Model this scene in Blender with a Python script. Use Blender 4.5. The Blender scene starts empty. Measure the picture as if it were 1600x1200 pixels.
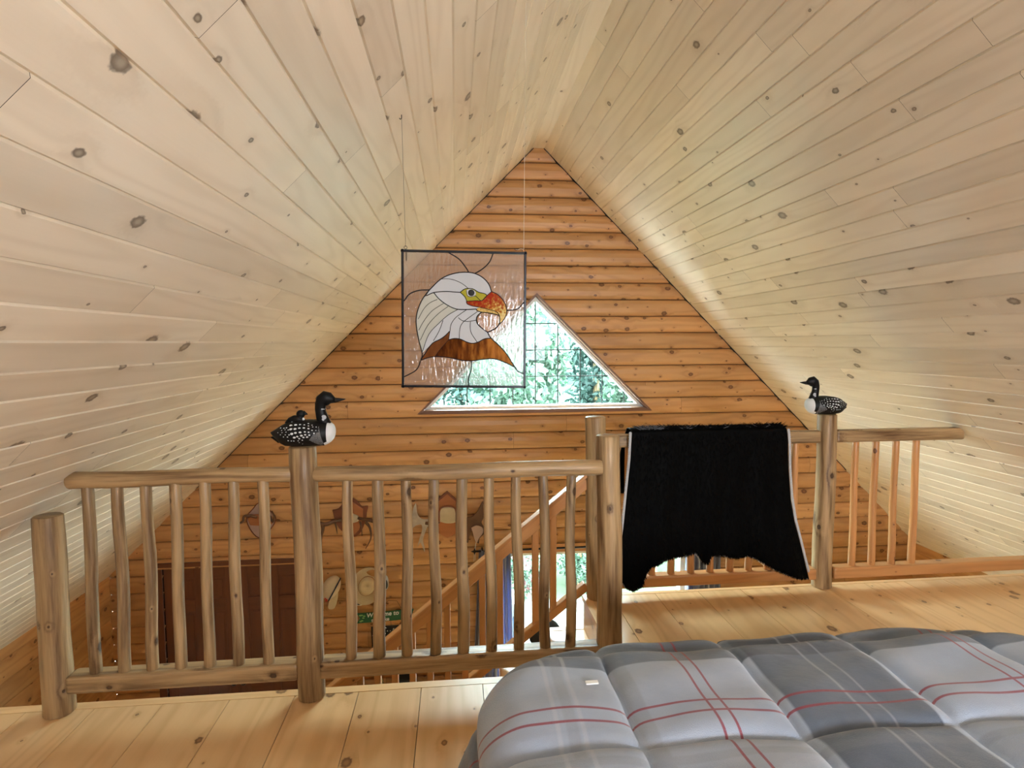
import bpy, math, random
import numpy as np
from mathutils import Vector, Matrix
random.seed(7)
SC = bpy.context.scene
COL = SC.collection
PI = math.pi

# ------------------------------------------------------------------ camera
def nrm(v):
    v = np.array(v, float); return v/np.linalg.norm(v)
Yc = nrm((-89, 64, -900)); Xc = nrm((9181, 111, -900)); Xc = nrm(Xc-Yc*(Xc@Yc)); Zc = np.cross(Xc, Yc)
RC = np.array([Xc, Yc, Zc]); EYE = np.array([0, 0, 1.46])
cam_d = bpy.data.cameras.new('camera'); cam = bpy.data.objects.new('camera', cam_d); COL.objects.link(cam)
cam_d.sensor_width = 36; cam_d.lens = 900/1600*36; cam_d.clip_start = .05; cam_d.clip_end = 200
M = Matrix([list(RC[i])+[float(EYE[i])] for i in range(3)]+[[0, 0, 0, 1]])
cam.matrix_world = M
SC.camera = cam
def at(px, py, Y=None, Z=None, X=None):
    """point of the room, on a plane of known depth or height, that the photograph shows at (px, py)"""
    d = RC @ np.array([px-800, 600-py, -900.])
    t = (Y-EYE[1])/d[1] if Y is not None else (Z-EYE[2])/d[2] if Z is not None else (X-EYE[0])/d[0]
    return Vector(EYE+d*t)

# ------------------------------------------------------------------ world, light, exposure
W = bpy.data.worlds.new('sky'); SC.world = W; W.use_nodes = True
bg = W.node_tree.nodes['Background']; bg.inputs[0].default_value = (.90, .95, 1, 1); bg.inputs[1].default_value = 42.0
SC.view_settings.view_transform = 'Standard'; SC.view_settings.look = 'None'
SC.view_settings.gamma = 1; SC.view_settings.use_curve_mapping = False
SC.view_settings.exposure = 0.92
SC.cycles.max_bounces = 9; SC.cycles.diffuse_bounces = 6; SC.cycles.transparent_max_bounces = 16
SC.cycles.sample_clamp_indirect = 6; SC.cycles.caustics_refractive = False; SC.cycles.caustics_reflective = False
SC.cycles.use_denoising = True
def area(name, loc, rot, sx, sy, power, col=(1, 1, 1), portal=False):
    l = bpy.data.lights.new(name, 'AREA'); l.shape = 'RECTANGLE'; l.size = sx; l.size_y = sy; l.energy = power; l.color = col
    o = bpy.data.objects.new(name, l); COL.objects.link(o); o.location = loc; o.rotation_euler = rot
    if portal: l.cycles.is_portal = True
    return o
area('portal_gable', (.722, 5.22, 1.35), (-PI/2, 0, 0), 2.1, 1.1, 1, portal=True)
area('portal_patio', (1.24, 5.22, -1.45), (-PI/2, 0, 0), 1.8, 2.1, 1, portal=True)
area('portal_rear', (1.55, -2.44, 1.45), (PI/2, 0, 0), 1.0, .85, 1, portal=True)   # unseen rear window behind the camera, added as front fill

# ------------------------------------------------------------------ materials
class NT:
    def __init__(s, name):
        s.m = bpy.data.materials.new(name); s.m.use_nodes = True; s.t = s.m.node_tree
        s.b = s.t.nodes['Principled BSDF']; s.out = s.t.nodes['Material Output']
    def n(s, kind, **kw):
        x = s.t.nodes.new(kind)
        for k, v in kw.items(): setattr(x, k, v)
        return x
    def lk(s, a, b): s.t.links.new(a, b)
    def put(s, sock, v):
        if isinstance(v, bpy.types.NodeSocket): s.lk(v, sock)
        elif isinstance(v, tuple) and len(v) == 3 and sock.type == 'RGBA': sock.default_value = (*v, 1)
        else: sock.default_value = v
    def math(s, op, a, b=None, c=None, clamp=False):
        x = s.n('ShaderNodeMath', operation=op, use_clamp=clamp)
        for i, v in enumerate((a, b, c)):
            if v is not None: s.put(x.inputs[i], v)
        return x.outputs[0]
    def ss(s, v, a, b):
        x = s.n('ShaderNodeMapRange', interpolation_type='SMOOTHSTEP')
        s.put(x.inputs[0], v); s.put(x.inputs[1], a); s.put(x.inputs[2], b); return x.outputs[0]
    def mix(s, f, a, b, mode='MIX'):
        x = s.n('ShaderNodeMix', data_type='RGBA', blend_type=mode)
        s.put(x.inputs[0], f); s.put(x.inputs[6], a); s.put(x.inputs[7], b); return x.outputs[2]
    def comb(s, x_, y_, z_=0.):
        x = s.n('ShaderNodeCombineXYZ')
        for i, v in enumerate((x_, y_, z_)): s.put(x.inputs[i], v)
        return x.outputs[0]
    def noise(s, vec, scale=1., detail=3., rough=.5):
        x = s.n('ShaderNodeTexNoise'); s.lk(vec, x.inputs['Vector'])
        x.inputs['Scale'].default_value = scale; x.inputs['Detail'].default_value = detail; x.inputs['Roughness'].default_value = rough
        return x.outputs['Fac']
    def uv(s):
        x = s.n('ShaderNodeUVMap', uv_map='UVMap'); y = s.n('ShaderNodeSeparateXYZ'); s.lk(x.outputs[0], y.inputs[0])
        return y.outputs[0], y.outputs[1]
    def attr(s, name): return s.n('ShaderNodeAttribute', attribute_name=name).outputs['Fac']
    def obj(s): return s.n('ShaderNodeTexCoord').outputs['Object']
    def bump(s, h, strength=.2, dist=.01):
        x = s.n('ShaderNodeBump'); x.inputs['Strength'].default_value = strength; x.inputs['Distance'].default_value = dist
        s.lk(h, x.inputs['Height']); s.lk(x.outputs[0], s.b.inputs['Normal'])

def wood(name, light, dark, knot, ku=.45, kv=.13, kr=.012, kp=.7, rough=.4, grain=.5, var=.22, fine=.25, bump=.12, rings=7., hue=None, ff=170.):
    s = NT(name); u, v = s.uv(); bid = s.attr('bid')
    vec = s.comb(s.math('DIVIDE', u, ku), s.math('DIVIDE', v, kv), 0.)
    vo = s.n('ShaderNodeTexVoronoi', voronoi_dimensions='2D'); s.lk(vec, vo.inputs['Vector']); vo.inputs['Scale'].default_value = 1
    sp = s.n('ShaderNodeSeparateXYZ'); s.lk(vo.outputs['Position'], sp.inputs[0])
    sc = s.n('ShaderNodeSeparateColor'); s.lk(vo.outputs['Color'], sc.inputs[0])
    du = s.math('SUBTRACT', u, s.math('MULTIPLY', sp.outputs[0], ku))
    dv = s.math('SUBTRACT', v, s.math('MULTIPLY', sp.outputs[1], kv))
    wob = s.noise(s.comb(u, v), 90., 1.)
    d = s.math('SQRT', s.math('ADD', s.math('POWER', s.math('MULTIPLY', du, .72), 2.), s.math('POWER', dv, 2.)))
    d = s.math('MULTIPLY', d, s.math('ADD', .7, s.math('MULTIPLY', wob, .6)))
    r = s.math('MULTIPLY', kr, s.math('ADD', .25, s.math('MULTIPLY', s.math('POWER', sc.outputs[0], 2.2), 1.25)))
    ex = s.math('LESS_THAN', sc.outputs[1], kp)
    q = s.math('DIVIDE', d, r)
    core = s.math('MULTIPLY', s.math('SUBTRACT', 1., s.ss(q, .75, 1.15)), ex)
    halo = s.math('MULTIPLY', s.math('EXPONENT', s.math('MULTIPLY', s.math('POWER', s.math('DIVIDE', q, 2.6), 2.), -1.)), ex)
    g1 = s.noise(s.comb(s.math('MULTIPLY', u, .55), s.math('MULTIPLY', v, 5.), s.math('MULTIPLY', bid, 37.)), 1., 2.)
    ph = s.math('ADD', s.math('MULTIPLY', g1, rings*6.28), s.math('MULTIPLY', halo, 5.))
    ring = s.math('ADD', .5, s.math('MULTIPLY', s.math('SINE', s.math('ADD', ph, s.math('MULTIPLY', v, 60.))), .5))
    ring = s.math('POWER', ring, 2.)
    f = s.noise(s.comb(s.math('MULTIPLY', u, 5.), s.math('MULTIPLY', v, ff), bid), 1., 3., .6)
    bl = s.noise(s.comb(s.math('MULTIPLY', u, 2.2), s.math('MULTIPLY', v, 9.), bid), 1., 3.)
    a = s.math('MULTIPLY', ring, grain*.55)
    a = s.math('ADD', a, s.math('MULTIPLY', s.math('SUBTRACT', f, .45), fine))
    a = s.math('ADD', a, s.math('MULTIPLY', s.math('SUBTRACT', bl, .42), grain*1.1))
    a = s.math('ADD', a, s.math('MULTIPLY', halo, .35), clamp=True)
    c = s.mix(a, light, dark)
    if hue: c = s.mix(s.math('MULTIPLY', s.math('FRACT', s.math('MULTIPLY', bid, 7.31)), .30), c, s.mix(.6, c, hue))
    br = s.math('ADD', 1-var*.5, s.math('MULTIPLY', bid, var))
    c = s.mix(1., c, s.comb(br, br, br), 'MULTIPLY')
    kc = s.mix(s.math('MULTIPLY', s.ss(q, .15, .8), .8), tuple(.45*k+.55*d_ for k, d_ in zip(knot, dark)), knot)
    c = s.mix(s.math('MULTIPLY', core, .92), c, kc)
    s.lk(c, s.b.inputs['Base Color'])
    s.b.inputs['Roughness'].default_value = rough
    h = s.math('ADD', s.math('MULTIPLY', a, -.5), s.math('MULTIPLY', core, -.4))
    s.bump(h, bump, .004)
    return s.m

def plain(name, col, rough=.5, metal=0., noise=0., nscale=20., spec=.5, bump=0., coat=0.):
    s = NT(name)
    if noise:
        f = s.noise(s.obj(), nscale, 4.)
        k = s.math('ADD', 1-noise*.5, s.math('MULTIPLY', f, noise)); s.lk(s.mix(1., col, s.comb(k, k, k), 'MULTIPLY'), s.b.inputs['Base Color'])
        if bump: s.bump(f, bump, .005)
    else: s.b.inputs['Base Color'].default_value = (*col, 1)
    s.b.inputs['Roughness'].default_value = rough; s.b.inputs['Metallic'].default_value = metal
    s.b.inputs['Specular IOR Level'].default_value = spec; s.b.inputs['Coat Weight'].default_value = coat
    return s.m

MT = {}
MT['ceil'] = wood('whitewashed_pine', (.84, .765, .64), (.60, .51, .39), (.10, .065, .04), ku=.42, kv=.16, kr=.0165, kp=.8, rough=.36, grain=.42, var=.16, fine=.14, hue=(.74, .62, .46))
MT['siding'] = wood('log_siding_pine', (.56, .305, .125), (.33, .15, .052), (.07, .022, .010), ku=.20, kv=.09, kr=.0135, kp=.66, rough=.42, grain=.62, var=.22, fine=.22)
MT['floor'] = wood('varnished_floor_pine', (.74, .49, .25), (.49, .27, .105), (.10, .035, .014), ku=.42, kv=.12, kr=.015, kp=.75, rough=.30, grain=.5, var=.16, fine=.2)
MT['log'] = wood('peeled_log', (.42, .285, .145), (.105, .052, .02), (.04, .02, .012), ku=.30, kv=.12, kr=.011, kp=.7, rough=.45, grain=.9, var=.2, fine=1.5, bump=.6, rings=4., ff=75.)
MT['stairwood'] = wood('stair_rail_pine', (.55, .27, .10), (.33, .14, .05), (.06, .02, .01), ku=.35, kv=.1, kr=.009, kp=.5, rough=.4, grain=.55, var=.18, fine=.25)
MT['door'] = wood('dark_stained_door', (.17, .062, .03), (.085, .03, .016), (.04, .012, .01), kp=.0, rough=.35, grain=.5, var=.1)
MT['plaque'] = wood('plaque_wood', (.42, .16, .06), (.24, .08, .035), (.1, .03, .02), kp=.0, rough=.35, grain=.6, var=.1)
MT['plaque_dark'] = wood('reddish_plaque_wood', (.20, .06, .025), (.09, .025, .012), (.1, .03, .02), kp=.0, rough=.6, grain=.6, var=.1)
MT['trim'] = wood('dark_window_trim', (.20, .09, .045), (.10, .04, .02), (.04, .015, .01), kp=.4, rough=.45, grain=.8, var=.1)
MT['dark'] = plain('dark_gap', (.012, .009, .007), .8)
MT['black'] = plain('black_paint', (.003, .003, .0035), .5, spec=.25)
MT['matteblack'] = plain('matte_black', (.008, .008, .009), .7)
MT['white'] = plain('white_paint', (.72, .76, .80), .45, noise=.08, nscale=60)
MT['vinyl'] = plain('white_vinyl', (.80, .84, .84), .4)
MT['bar'] = plain('grey_grille_bar', (.03, .034, .032), .5)
MT['lead'] = plain('dark_lead_came', (.008, .009, .012), .6, spec=.1)
MT['zinc'] = plain('black_patina_frame', (.02, .022, .028), .25, metal=.7, noise=.9, nscale=45)
MT['metal'] = plain('dark_metal', (.05, .05, .055), .4, metal=.8)
MT['thread'] = plain('pale_nylon_line', (.62, .56, .46), .5)
MT['felt'] = plain('grey_felt_edging', (.50, .52, .56), .9, noise=.3, nscale=80)
MT['straw'] = plain('pale_straw', (.66, .56, .38), .8, noise=.35, nscale=160, bump=.4)
MT['cream'] = plain('cream_cloth', (.66, .55, .42), .8, noise=.15, nscale=60)
MT['navy'] = plain('navy_cloth', (.02, .03, .06), .7)
MT['red'] = plain('red_paint', (.45, .03, .03), .5)
MT['green'] = plain('green_painted_board', (.012, .12, .055), .5, noise=.3, nscale=50)
MT['leafpaint'] = plain('pale_green_paint', (.25, .5, .18), .5)
MT['bone'] = plain('bone', (.55, .47, .33), .6, noise=.3, nscale=30)
MT['plush'] = plain('pinkish_felt', (.42, .30, .26), .8, noise=.3, nscale=30)
MT['antler'] = plain('brown_antler', (.11, .05, .025), .45, noise=1.0, nscale=14, bump=.4)
MT['antler_pale'] = plain('pale_palm_antler', (.46, .40, .33), .5, noise=1.0, nscale=16, bump=.4)
MT['deck'] = plain('pale_deck', (.075, .075, .072), .7, noise=.15, nscale=4)
MT['lawn'] = plain('lawn', (.03, .045, .02), .9, noise=1.0, nscale=5)
MT['blueplastic'] = plain('blue_plastic', (.004, .035, .075), .4)
MT['whiteplastic'] = plain('white_plastic', (.12, .12, .12), .4)
MT['paleyellow'] = plain('pale_yellow_glaze', (.60, .52, .24), .3)
MT['plaster'] = wood('back_wall_pine', (.60, .36, .17), (.42, .2, .08), (.08, .03, .015), rough=.4, kp=.6)

def curtain_mat():
    s = NT('grey_blue_curtain'); f = s.noise(s.obj(), 300., 2.)
    s.lk(s.mix(f, (.22, .24, .33), (.34, .36, .46)), s.b.inputs['Base Color']); s.b.inputs['Roughness'].default_value = .8
    tr = s.n('ShaderNodeBsdfTranslucent'); tr.inputs[0].default_value = (.30, .34, .55, 1)
    mx = s.n('ShaderNodeMixShader'); mx.inputs[0].default_value = .35
    s.lk(s.b.outputs[0], mx.inputs[1]); s.lk(tr.outputs[0], mx.inputs[2]); s.lk(mx.outputs[0], s.out.inputs[0]); return s.m
MT['curtain'] = curtain_mat()
def pane_mat():
    s = NT('aqua_tinted_pane')
    t = s.n('ShaderNodeBsdfTransparent'); t.inputs[0].default_value = (.86, .965, .955, 1)
    g = s.n('ShaderNodeBsdfGlossy'); g.inputs['Roughness'].default_value = .03
    lw = s.n('ShaderNodeLayerWeight'); lw.inputs[0].default_value = .25
    mx = s.n('ShaderNodeMixShader'); s.lk(s.math('ADD', .004, s.math('MULTIPLY', lw.outputs['Fresnel'], .12)), mx.inputs[0])
    s.lk(t.outputs[0], mx.inputs[1]); s.lk(g.outputs[0], mx.inputs[2]); s.lk(mx.outputs[0], s.out.inputs[0]); return s.m
MT['pane'] = pane_mat()
def leaf_mat(name, a, b):
    s = NT(name); bid = s.attr('bid')
    c = s.mix(bid, a, b); s.lk(c, s.b.inputs['Base Color']); s.b.inputs['Roughness'].default_value = .6
    tr = s.n('ShaderNodeBsdfTranslucent'); s.lk(c, tr.inputs[0])
    mx = s.n('ShaderNodeMixShader'); mx.inputs[0].default_value = .4
    s.lk(s.b.outputs[0], mx.inputs[1]); s.lk(tr.outputs[0], mx.inputs[2]); s.lk(mx.outputs[0], s.out.inputs[0]); return s.m
MT['leaf'] = leaf_mat('birch_leaves', (.025, .062, .034), (.09, .13, .095))
MT['leaf2'] = leaf_mat('spruce_foliage', (.016, .046, .038), (.065, .11, .095))
MT['petal'] = leaf_mat('pink_petals', (.10, .02, .025), (.10, .06, .06))
MT['hill'] = plain('wooded_hillside', (.04, .065, .055), .9, noise=1.3, nscale=2.2)

def ripple_mat():
    s = NT('rippled_clear_glass'); o = s.n('ShaderNodeTexCoord').outputs['Object']
    mp = s.n('ShaderNodeMapping'); mp.inputs['Scale'].default_value = (110, 1, 28); s.lk(o, mp.inputs[0])
    h = s.noise(mp.outputs[0], 1., 3.)
    bp = s.n('ShaderNodeBump'); bp.inputs['Strength'].default_value = .55; bp.inputs['Distance'].default_value = .0035; s.lk(h, bp.inputs['Height'])
    g = s.n('ShaderNodeBsdfGlass'); g.inputs['IOR'].default_value = 1.35; g.inputs['Roughness'].default_value = .02
    g.inputs[0].default_value = (.93, .93, .95, 1); s.lk(bp.outputs[0], g.inputs['Normal'])
    t = s.n('ShaderNodeBsdfTransparent'); t.inputs[0].default_value = (.92, .93, .95, 1)
    m1 = s.n('ShaderNodeMixShader'); m1.inputs[0].default_value = .36; s.lk(t.outputs[0], m1.inputs[1]); s.lk(g.outputs[0], m1.inputs[2])
    gl = s.n('ShaderNodeBsdfGlossy'); gl.inputs['Roughness'].default_value = .12; gl.inputs[0].default_value = (.9, .88, .88, 1); s.lk(bp.outputs[0], gl.inputs['Normal'])
    df = s.n('ShaderNodeBsdfTranslucent'); df.inputs[0].default_value = (.62, .60, .62, 1)
    dd = s.n('ShaderNodeBsdfDiffuse'); dd.inputs[0].default_value = (.55, .50, .50, 1)
    m4 = s.n('ShaderNodeMixShader'); m4.inputs[0].default_value = .5; s.lk(df.outputs[0], m4.inputs[1]); s.lk(dd.outputs[0], m4.inputs[2])
    m2 = s.n('ShaderNodeMixShader'); m2.inputs[0].default_value = .045; s.lk(m1.outputs[0], m2.inputs[1]); s.lk(gl.outputs[0], m2.inputs[2])
    m3 = s.n('ShaderNodeMixShader'); m3.inputs[0].default_value = .14; s.lk(m2.outputs[0], m3.inputs[1]); s.lk(m4.outputs[0], m3.inputs[2])
    s.lk(m3.outputs[0], s.out.inputs[0]); return s.m
MT['ripple'] = ripple_mat()
def artglass(name, cols, sx=60., sz=12., trans=.35, rough=.12, see=0., grad=None):
    s = NT(name); o = s.obj()
    mp = s.n('ShaderNodeMapping'); mp.inputs['Scale'].default_value = (sx, 1, sz); s.lk(o, mp.inputs[0])
    f = s.noise(mp.outputs[0], 1., 4., .6)
    if grad:   # the sheet's own colour runs from one end to the other
        (x0, z0), (x1, z1), amt = grad; L2 = (x1-x0)**2+(z1-z0)**2
        sp = s.n('ShaderNodeSeparateXYZ'); s.lk(o, sp.inputs[0])
        g = s.math('ADD', s.math('MULTIPLY', s.math('SUBTRACT', sp.outputs[0], x0), (x1-x0)/L2), s.math('MULTIPLY', s.math('SUBTRACT', sp.outputs[2], z0), (z1-z0)/L2), clamp=True)
        f = s.math('ADD', f, s.math('MULTIPLY', s.math('SUBTRACT', g, .5), amt))
    r = s.n('ShaderNodeValToRGB'); el = r.color_ramp.elements
    while len(el) < len(cols): el.new(.5)
    for i, (p, c) in enumerate(cols): el[i].position = p; el[i].color = (*c, 1)
    s.lk(f, r.inputs[0]); s.lk(r.outputs[0], s.b.inputs['Base Color']); s.b.inputs['Roughness'].default_value = rough
    s.bump(f, .3, .002)
    tr = s.n('ShaderNodeBsdfTranslucent'); s.lk(r.outputs[0], tr.inputs[0])
    mx = s.n('ShaderNodeMixShader'); mx.inputs[0].default_value = trans
    s.lk(s.b.outputs[0], mx.inputs[1]); s.lk(tr.outputs[0], mx.inputs[2]); o_ = mx.outputs[0]
    if see:
        t = s.n('ShaderNodeBsdfTransparent'); s.lk(r.outputs[0], t.inputs[0]); m2 = s.n('ShaderNodeMixShader'); m2.inputs[0].default_value = see
        s.lk(o_, m2.inputs[1]); s.lk(t.outputs[0], m2.inputs[2]); o_ = m2.outputs[0]
    s.lk(o_, s.out.inputs[0]); return s.m
MT['gwhite'] = artglass('opal_white_glass', [(.3, (.60, .65, .70)), (.7, (.68, .72, .76))], 10, 4, .3)
MT['gcream'] = artglass('opal_cream_glass', [(.3, (.55, .58, .52)), (.7, (.64, .66, .60))], 10, 4, .3)
def gp_(x, y): p = at(640+x*190/1200, 410+y*190/1200, Y=2.13); return (p[0], p[2])
MT['gamber'] = artglass('amber_brown_glass', [(.25, (.10, .022, .006)), (.5, (.30, .09, .015)), (.72, (.70, .30, .05))], 55, 14, .45, see=.3, grad=(gp_(330, 860), gp_(820, 930), .35))
MT['gbrown'] = artglass('brown_glass', [(.3, (.16, .05, .015)), (.7, (.27, .10, .03))], 30, 12, .4)
MT['gbeak'] = artglass('red_gold_beak_glass', [(.30, (.42, .03, .01)), (.48, (.50, .16, .02)), (.58, (.75, .50, .10)), (.72, (.9, .72, .3))], 95, 95, .35, grad=(gp_(800, 330), gp_(900, 560), .42))
MT['ggold'] = artglass('gold_glass', [(.3, (.45, .22, .03)), (.6, (.85, .62, .2))], 110, 110, .35)
MT['gyellow'] = artglass('yellow_glass', [(.3, (.42, .40, .03)), (.7, (.52, .48, .07))], 20, 20, .3)

def comforter_mat():
    s = NT('plaid_comforter'); u, v = s.uv()
    def band(c, a, b, e=.004): return s.math('MULTIPLY', s.ss(c, a-e, a+e), s.math('SUBTRACT', 1., s.ss(c, b-e, b+e)))
    def mx_(*a):
        r = a[0]
        for x in a[1:]: r = s.math('MAXIMUM', r, x)
        return r
    nz = s.noise(s.comb(u, v), 9., 4.); wv = s.noise(s.comb(s.math('MULTIPLY', u, 500.), s.math('MULTIPLY', v, 500.)), 1., 1.)
    c = s.mix(nz, (.25, .315, .435), (.385, .45, .56))
    sl = mx_(band(v, 1.435, 1.66), band(u, .785, 1.10), band(u, -.30, .03), band(v, .02, .30))
    dk = s.math('MULTIPLY', s.math('MAXIMUM', band(v, 1.435, 1.66), band(v, .02, .30)), s.math('MAXIMUM', band(u, .785, 1.10), band(u, -.30, .03)))
    c = s.mix(s.math('MULTIPLY', sl, s.math('ADD', .68, s.math('MULTIPLY', nz, .4))), c, (.07, .095, .14))
    c = s.mix(s.math('MULTIPLY', dk, .7), c, (.035, .045, .075))
    gry = mx_(band(u, .235, .262), band(u, .405, .44), band(v, 1.075, 1.1))
    c = s.mix(s.math('MULTIPLY', gry, .28), c, (.18, .20, .23))
    wh = mx_(band(u, .212, .222, .003), band(u, .268, .278, .003), band(v, 1.60, 1.606, .002), band(u, .93, .937), band(u, .985, .99))
    c = s.mix(s.math('MULTIPLY', wh, .4), c, (.46, .50, .57))
    e = .0012
    rd = mx_(band(u, .5795, .5860, e), band(u, .6145, .6210, e), band(v, 1.257, 1.264, e), band(v, 1.216, 1.223, e), band(u, 1.38, 1.387, e), band(u, 1.415, 1.422, e), band(u, -.28, -.273, e), band(v, .455, .462, e), band(v, .415, .422, e))
    c = s.mix(s.math('MULTIPLY', rd, s.math('ADD', .6, s.math('MULTIPLY', wv, .5)), clamp=True), c, (.23, .018, .035))
    s.lk(c, s.b.inputs['Base Color']); s.b.inputs['Roughness'].default_value = .75
    s.b.inputs['Sheen Weight'].default_value = .35; s.b.inputs['Sheen Roughness'].default_value = .4
    s.bump(s.math('ADD', wv, s.math('MULTIPLY', s.noise(s.comb(u, v), 22., 4.), 2.5)), .35, .006)
    return s.m
MT['comforter'] = comforter_mat()
def fur_mat(name, c):
    s = NT(name); s.b.inputs['Base Color'].default_value = (*c, 1); s.b.inputs['Roughness'].default_value = .62
    s.b.inputs['Specular IOR Level'].default_value = .06; return s.m
MT['fur'] = fur_mat('black_fur', (.0009, .0009, .0009))
MT['furgrey'] = fur_mat('grey_fur', (.10, .105, .12))

# ------------------------------------------------------------------ mesh helpers
class MB:
    def __init__(s): s.v = []; s.f = []; s.uv = []; s.m = []; s.b = []
    def add(s, vs, fs, uvs=None, mat=0, bid=None):
        o = len(s.v); s.v += [tuple(p) for p in vs]; bid = random.random() if bid is None else bid
        for i, f in enumerate(fs):
            s.f.append([o+k for k in f]); s.uv.append(uvs[i] if uvs else [(vs[k][0], vs[k][2]) for k in f])
            s.m.append(mat if isinstance(mat, int) else mat[i]); s.b.append(bid)
    def build(s, name, mats, parent=None, smooth=False, bevel=0, sub=0, solid=0, autosmooth=None):
        me = bpy.data.meshes.new(name); me.from_pydata(s.v, [], s.f); me.update()
        uvl = me.uv_layers.new(name='UVMap'); flat = [c for fu in s.uv for p in fu for c in p[:2]]
        uvl.data.foreach_set('uv', flat)
        at_ = me.attributes.new('bid', 'FLOAT', 'FACE'); at_.data.foreach_set('value', s.b)
        for m in (mats if isinstance(mats, (list, tuple)) else [mats]): me.materials.append(MT[m])
        me.polygons.foreach_set('material_index', s.m)
        if smooth: me.polygons.foreach_set('use_smooth', [True]*len(me.polygons))
        o = bpy.data.objects.new(name, me); COL.objects.link(o)
        if parent:
            o.parent = parent; o.matrix_parent_inverse = parent.matrix_basis.inverted()
        if solid: md = o.modifiers.new('solid', 'SOLIDIFY'); md.thickness = solid; md.offset = 0
        if bevel: md = o.modifiers.new('bevel', 'BEVEL'); md.width = bevel; md.segments = 2; md.limit_method = 'ANGLE'; md.angle_limit = .7
        if sub: md = o.modifiers.new('sub', 'SUBSURF'); md.levels = sub; md.render_levels = sub
        if autosmooth is not None:
            me.polygons.foreach_set('use_smooth', [True]*len(me.polygons)); me.set_sharp_from_angle(angle=autosmooth)
        return o
    def box(s, p0, p1, axis=None, mat=0, bid=None, rot=None, off=None):
        """axis aligned box; uv in metres, u along the given (or longest) axis; rot = (Matrix, origin)"""
        x0, y0, z0 = [min(a, b) for a, b in zip(p0, p1)]; x1, y1, z1 = [max(a, b) for a, b in zip(p0, p1)]
        vs = [(x, y, z) for x in (x0, x1) for y in (y0, y1) for z in (z0, z1)]
        fs = [(0, 1, 3, 2), (4, 6, 7, 5), (0, 4, 5, 1), (2, 3, 7, 6), (0, 2, 6, 4), (1, 5, 7, 3)]; nax = [0, 0, 1, 1, 2, 2]
        L = [x1-x0, y1-y0, z1-z0]; ax = L.index(max(L)) if axis is None else axis
        ou, ov = (random.random()*50, random.random()*50) if off is None else off
        uvs = []
        for f, na in zip(fs, nax):
            oth = [i for i in range(3) if i != na]
            if na == ax: a_, b_ = oth
            else: a_ = ax; b_ = [i for i in oth if i != ax][0]
            uvs.append([(vs[k][a_]+ou, vs[k][b_]+ov+na*.3) for k in f])
        if rot:
            R_, o_ = rot; vs = [tuple(R_ @ (Vector(p)-Vector(o_))+Vector(o_)) for p in vs]
        s.add(vs, fs, uvs, mat, bid)
    def tube(s, pts, rad, n=12, mat=0, bid=None, caps=True, flat=(1, 1), wob=0., up=None, phase=0.):
        pts = [Vector(p) for p in pts]; rad = rad if isinstance(rad, (list, tuple)) else [rad]*len(pts)
        vs = []; ln = 0; ls = []; ou, ov = random.random()*50, random.random()*50
        prev = None
        for i, p in enumerate(pts):
            t = (pts[min(i+1, len(pts)-1)]-pts[max(i-1, 0)]).normalized()
            if prev is None:
                a = Vector(up) if up else (Vector((0, 1, 0)) if abs(t.y) < .9 else Vector((1, 0, 0)))
            else: a = prev
            a = (a-t*a.dot(t)).normalized(); b = t.cross(a); prev = a
            if i: ln += (p-pts[i-1]).length
            ls.append(ln)
            for k in range(n):
                w = 2*PI*k/n+phase; r = rad[i]*(1+wob*(random.random()-.5))
                vs.append(p+a*(math.cos(w)*r*flat[0])+b*(math.sin(w)*r*flat[1]))
        fs = []; uvs = []
        per = 2*PI*max(rad)
        for i in range(len(pts)-1):
            for k in range(n):
                k2 = (k+1) % n
                fs.append((i*n+k, i*n+k2, (i+1)*n+k2, (i+1)*n+k))
                u0, u1 = ls[i]+ou, ls[i+1]+ou; v0, v1 = ov+per*k/n, ov+per*(k+1)/n
                uvs.append([(u0, v0), (u0, v1), (u1, v1), (u1, v0)])
        if caps:
            m = len(pts)-1
            for base, rev in ((0, True), (m*n, False)):
                f = [base+k for k in range(n)]
                if rev: f = f[::-1]
                fs.append(tuple(f)); uvs.append([(ou+vs[k][0]*.3, ov+vs[k][1]+vs[k][2]) for k in f])
        s.add(vs, fs, uvs, mat, bid)
    def prism(s, poly, d0, d1, mat=0, bid=None, axis='y'):
        """polygon of (x, z) extruded in y (or (x, y) extruded in z)"""
        n = len(poly); ou, ov = random.random()*9, random.random()*9
        if axis == 'y': vs = [(x, d0, z) for x, z in poly]+[(x, d1, z) for x, z in poly]
        else: vs = [(x, y, d0) for x, y in poly]+[(x, y, d1) for x, y in poly]
        fs = [tuple(range(n)), tuple(range(2*n-1, n-1, -1))]+[(i, i+n, (i+1) % n+n, (i+1) % n) for i in range(n)]
        uvs = [[(poly[k % n][0]+ou, poly[k % n][1]+ov) for k in f] for f in fs]
        s.add(vs, fs, uvs, mat, bid)
    def ball(s, c, r, sc=(1, 1, 1), n=12, m=8, mat=0, bid=0.5, rot=None):
        vs = [Vector((0, 0, -1))]
        for i in range(1, m):
            a = -PI/2+PI*i/m
            for k in range(n): vs.append(Vector((math.cos(a)*math.cos(2*PI*k/n), math.cos(a)*math.sin(2*PI*k/n), math.sin(a))))
        vs.append(Vector((0, 0, 1)))
        fs = [(0, 1+(k+1) % n, 1+k) for k in range(n)]
        for i in range(m-2):
            for k in range(n): fs.append((1+i*n+k, 1+i*n+(k+1) % n, 1+(i+1)*n+(k+1) % n, 1+(i+1)*n+k))
        e = len(vs)-1; fs += [(e, 1+(m-2)*n+k, 1+(m-2)*n+(k+1) % n) for k in range(n)]
        vs = [Vector((p.x*sc[0]*r, p.y*sc[1]*r, p.z*sc[2]*r)) for p in vs]
        if rot: vs = [rot @ p for p in vs]
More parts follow.
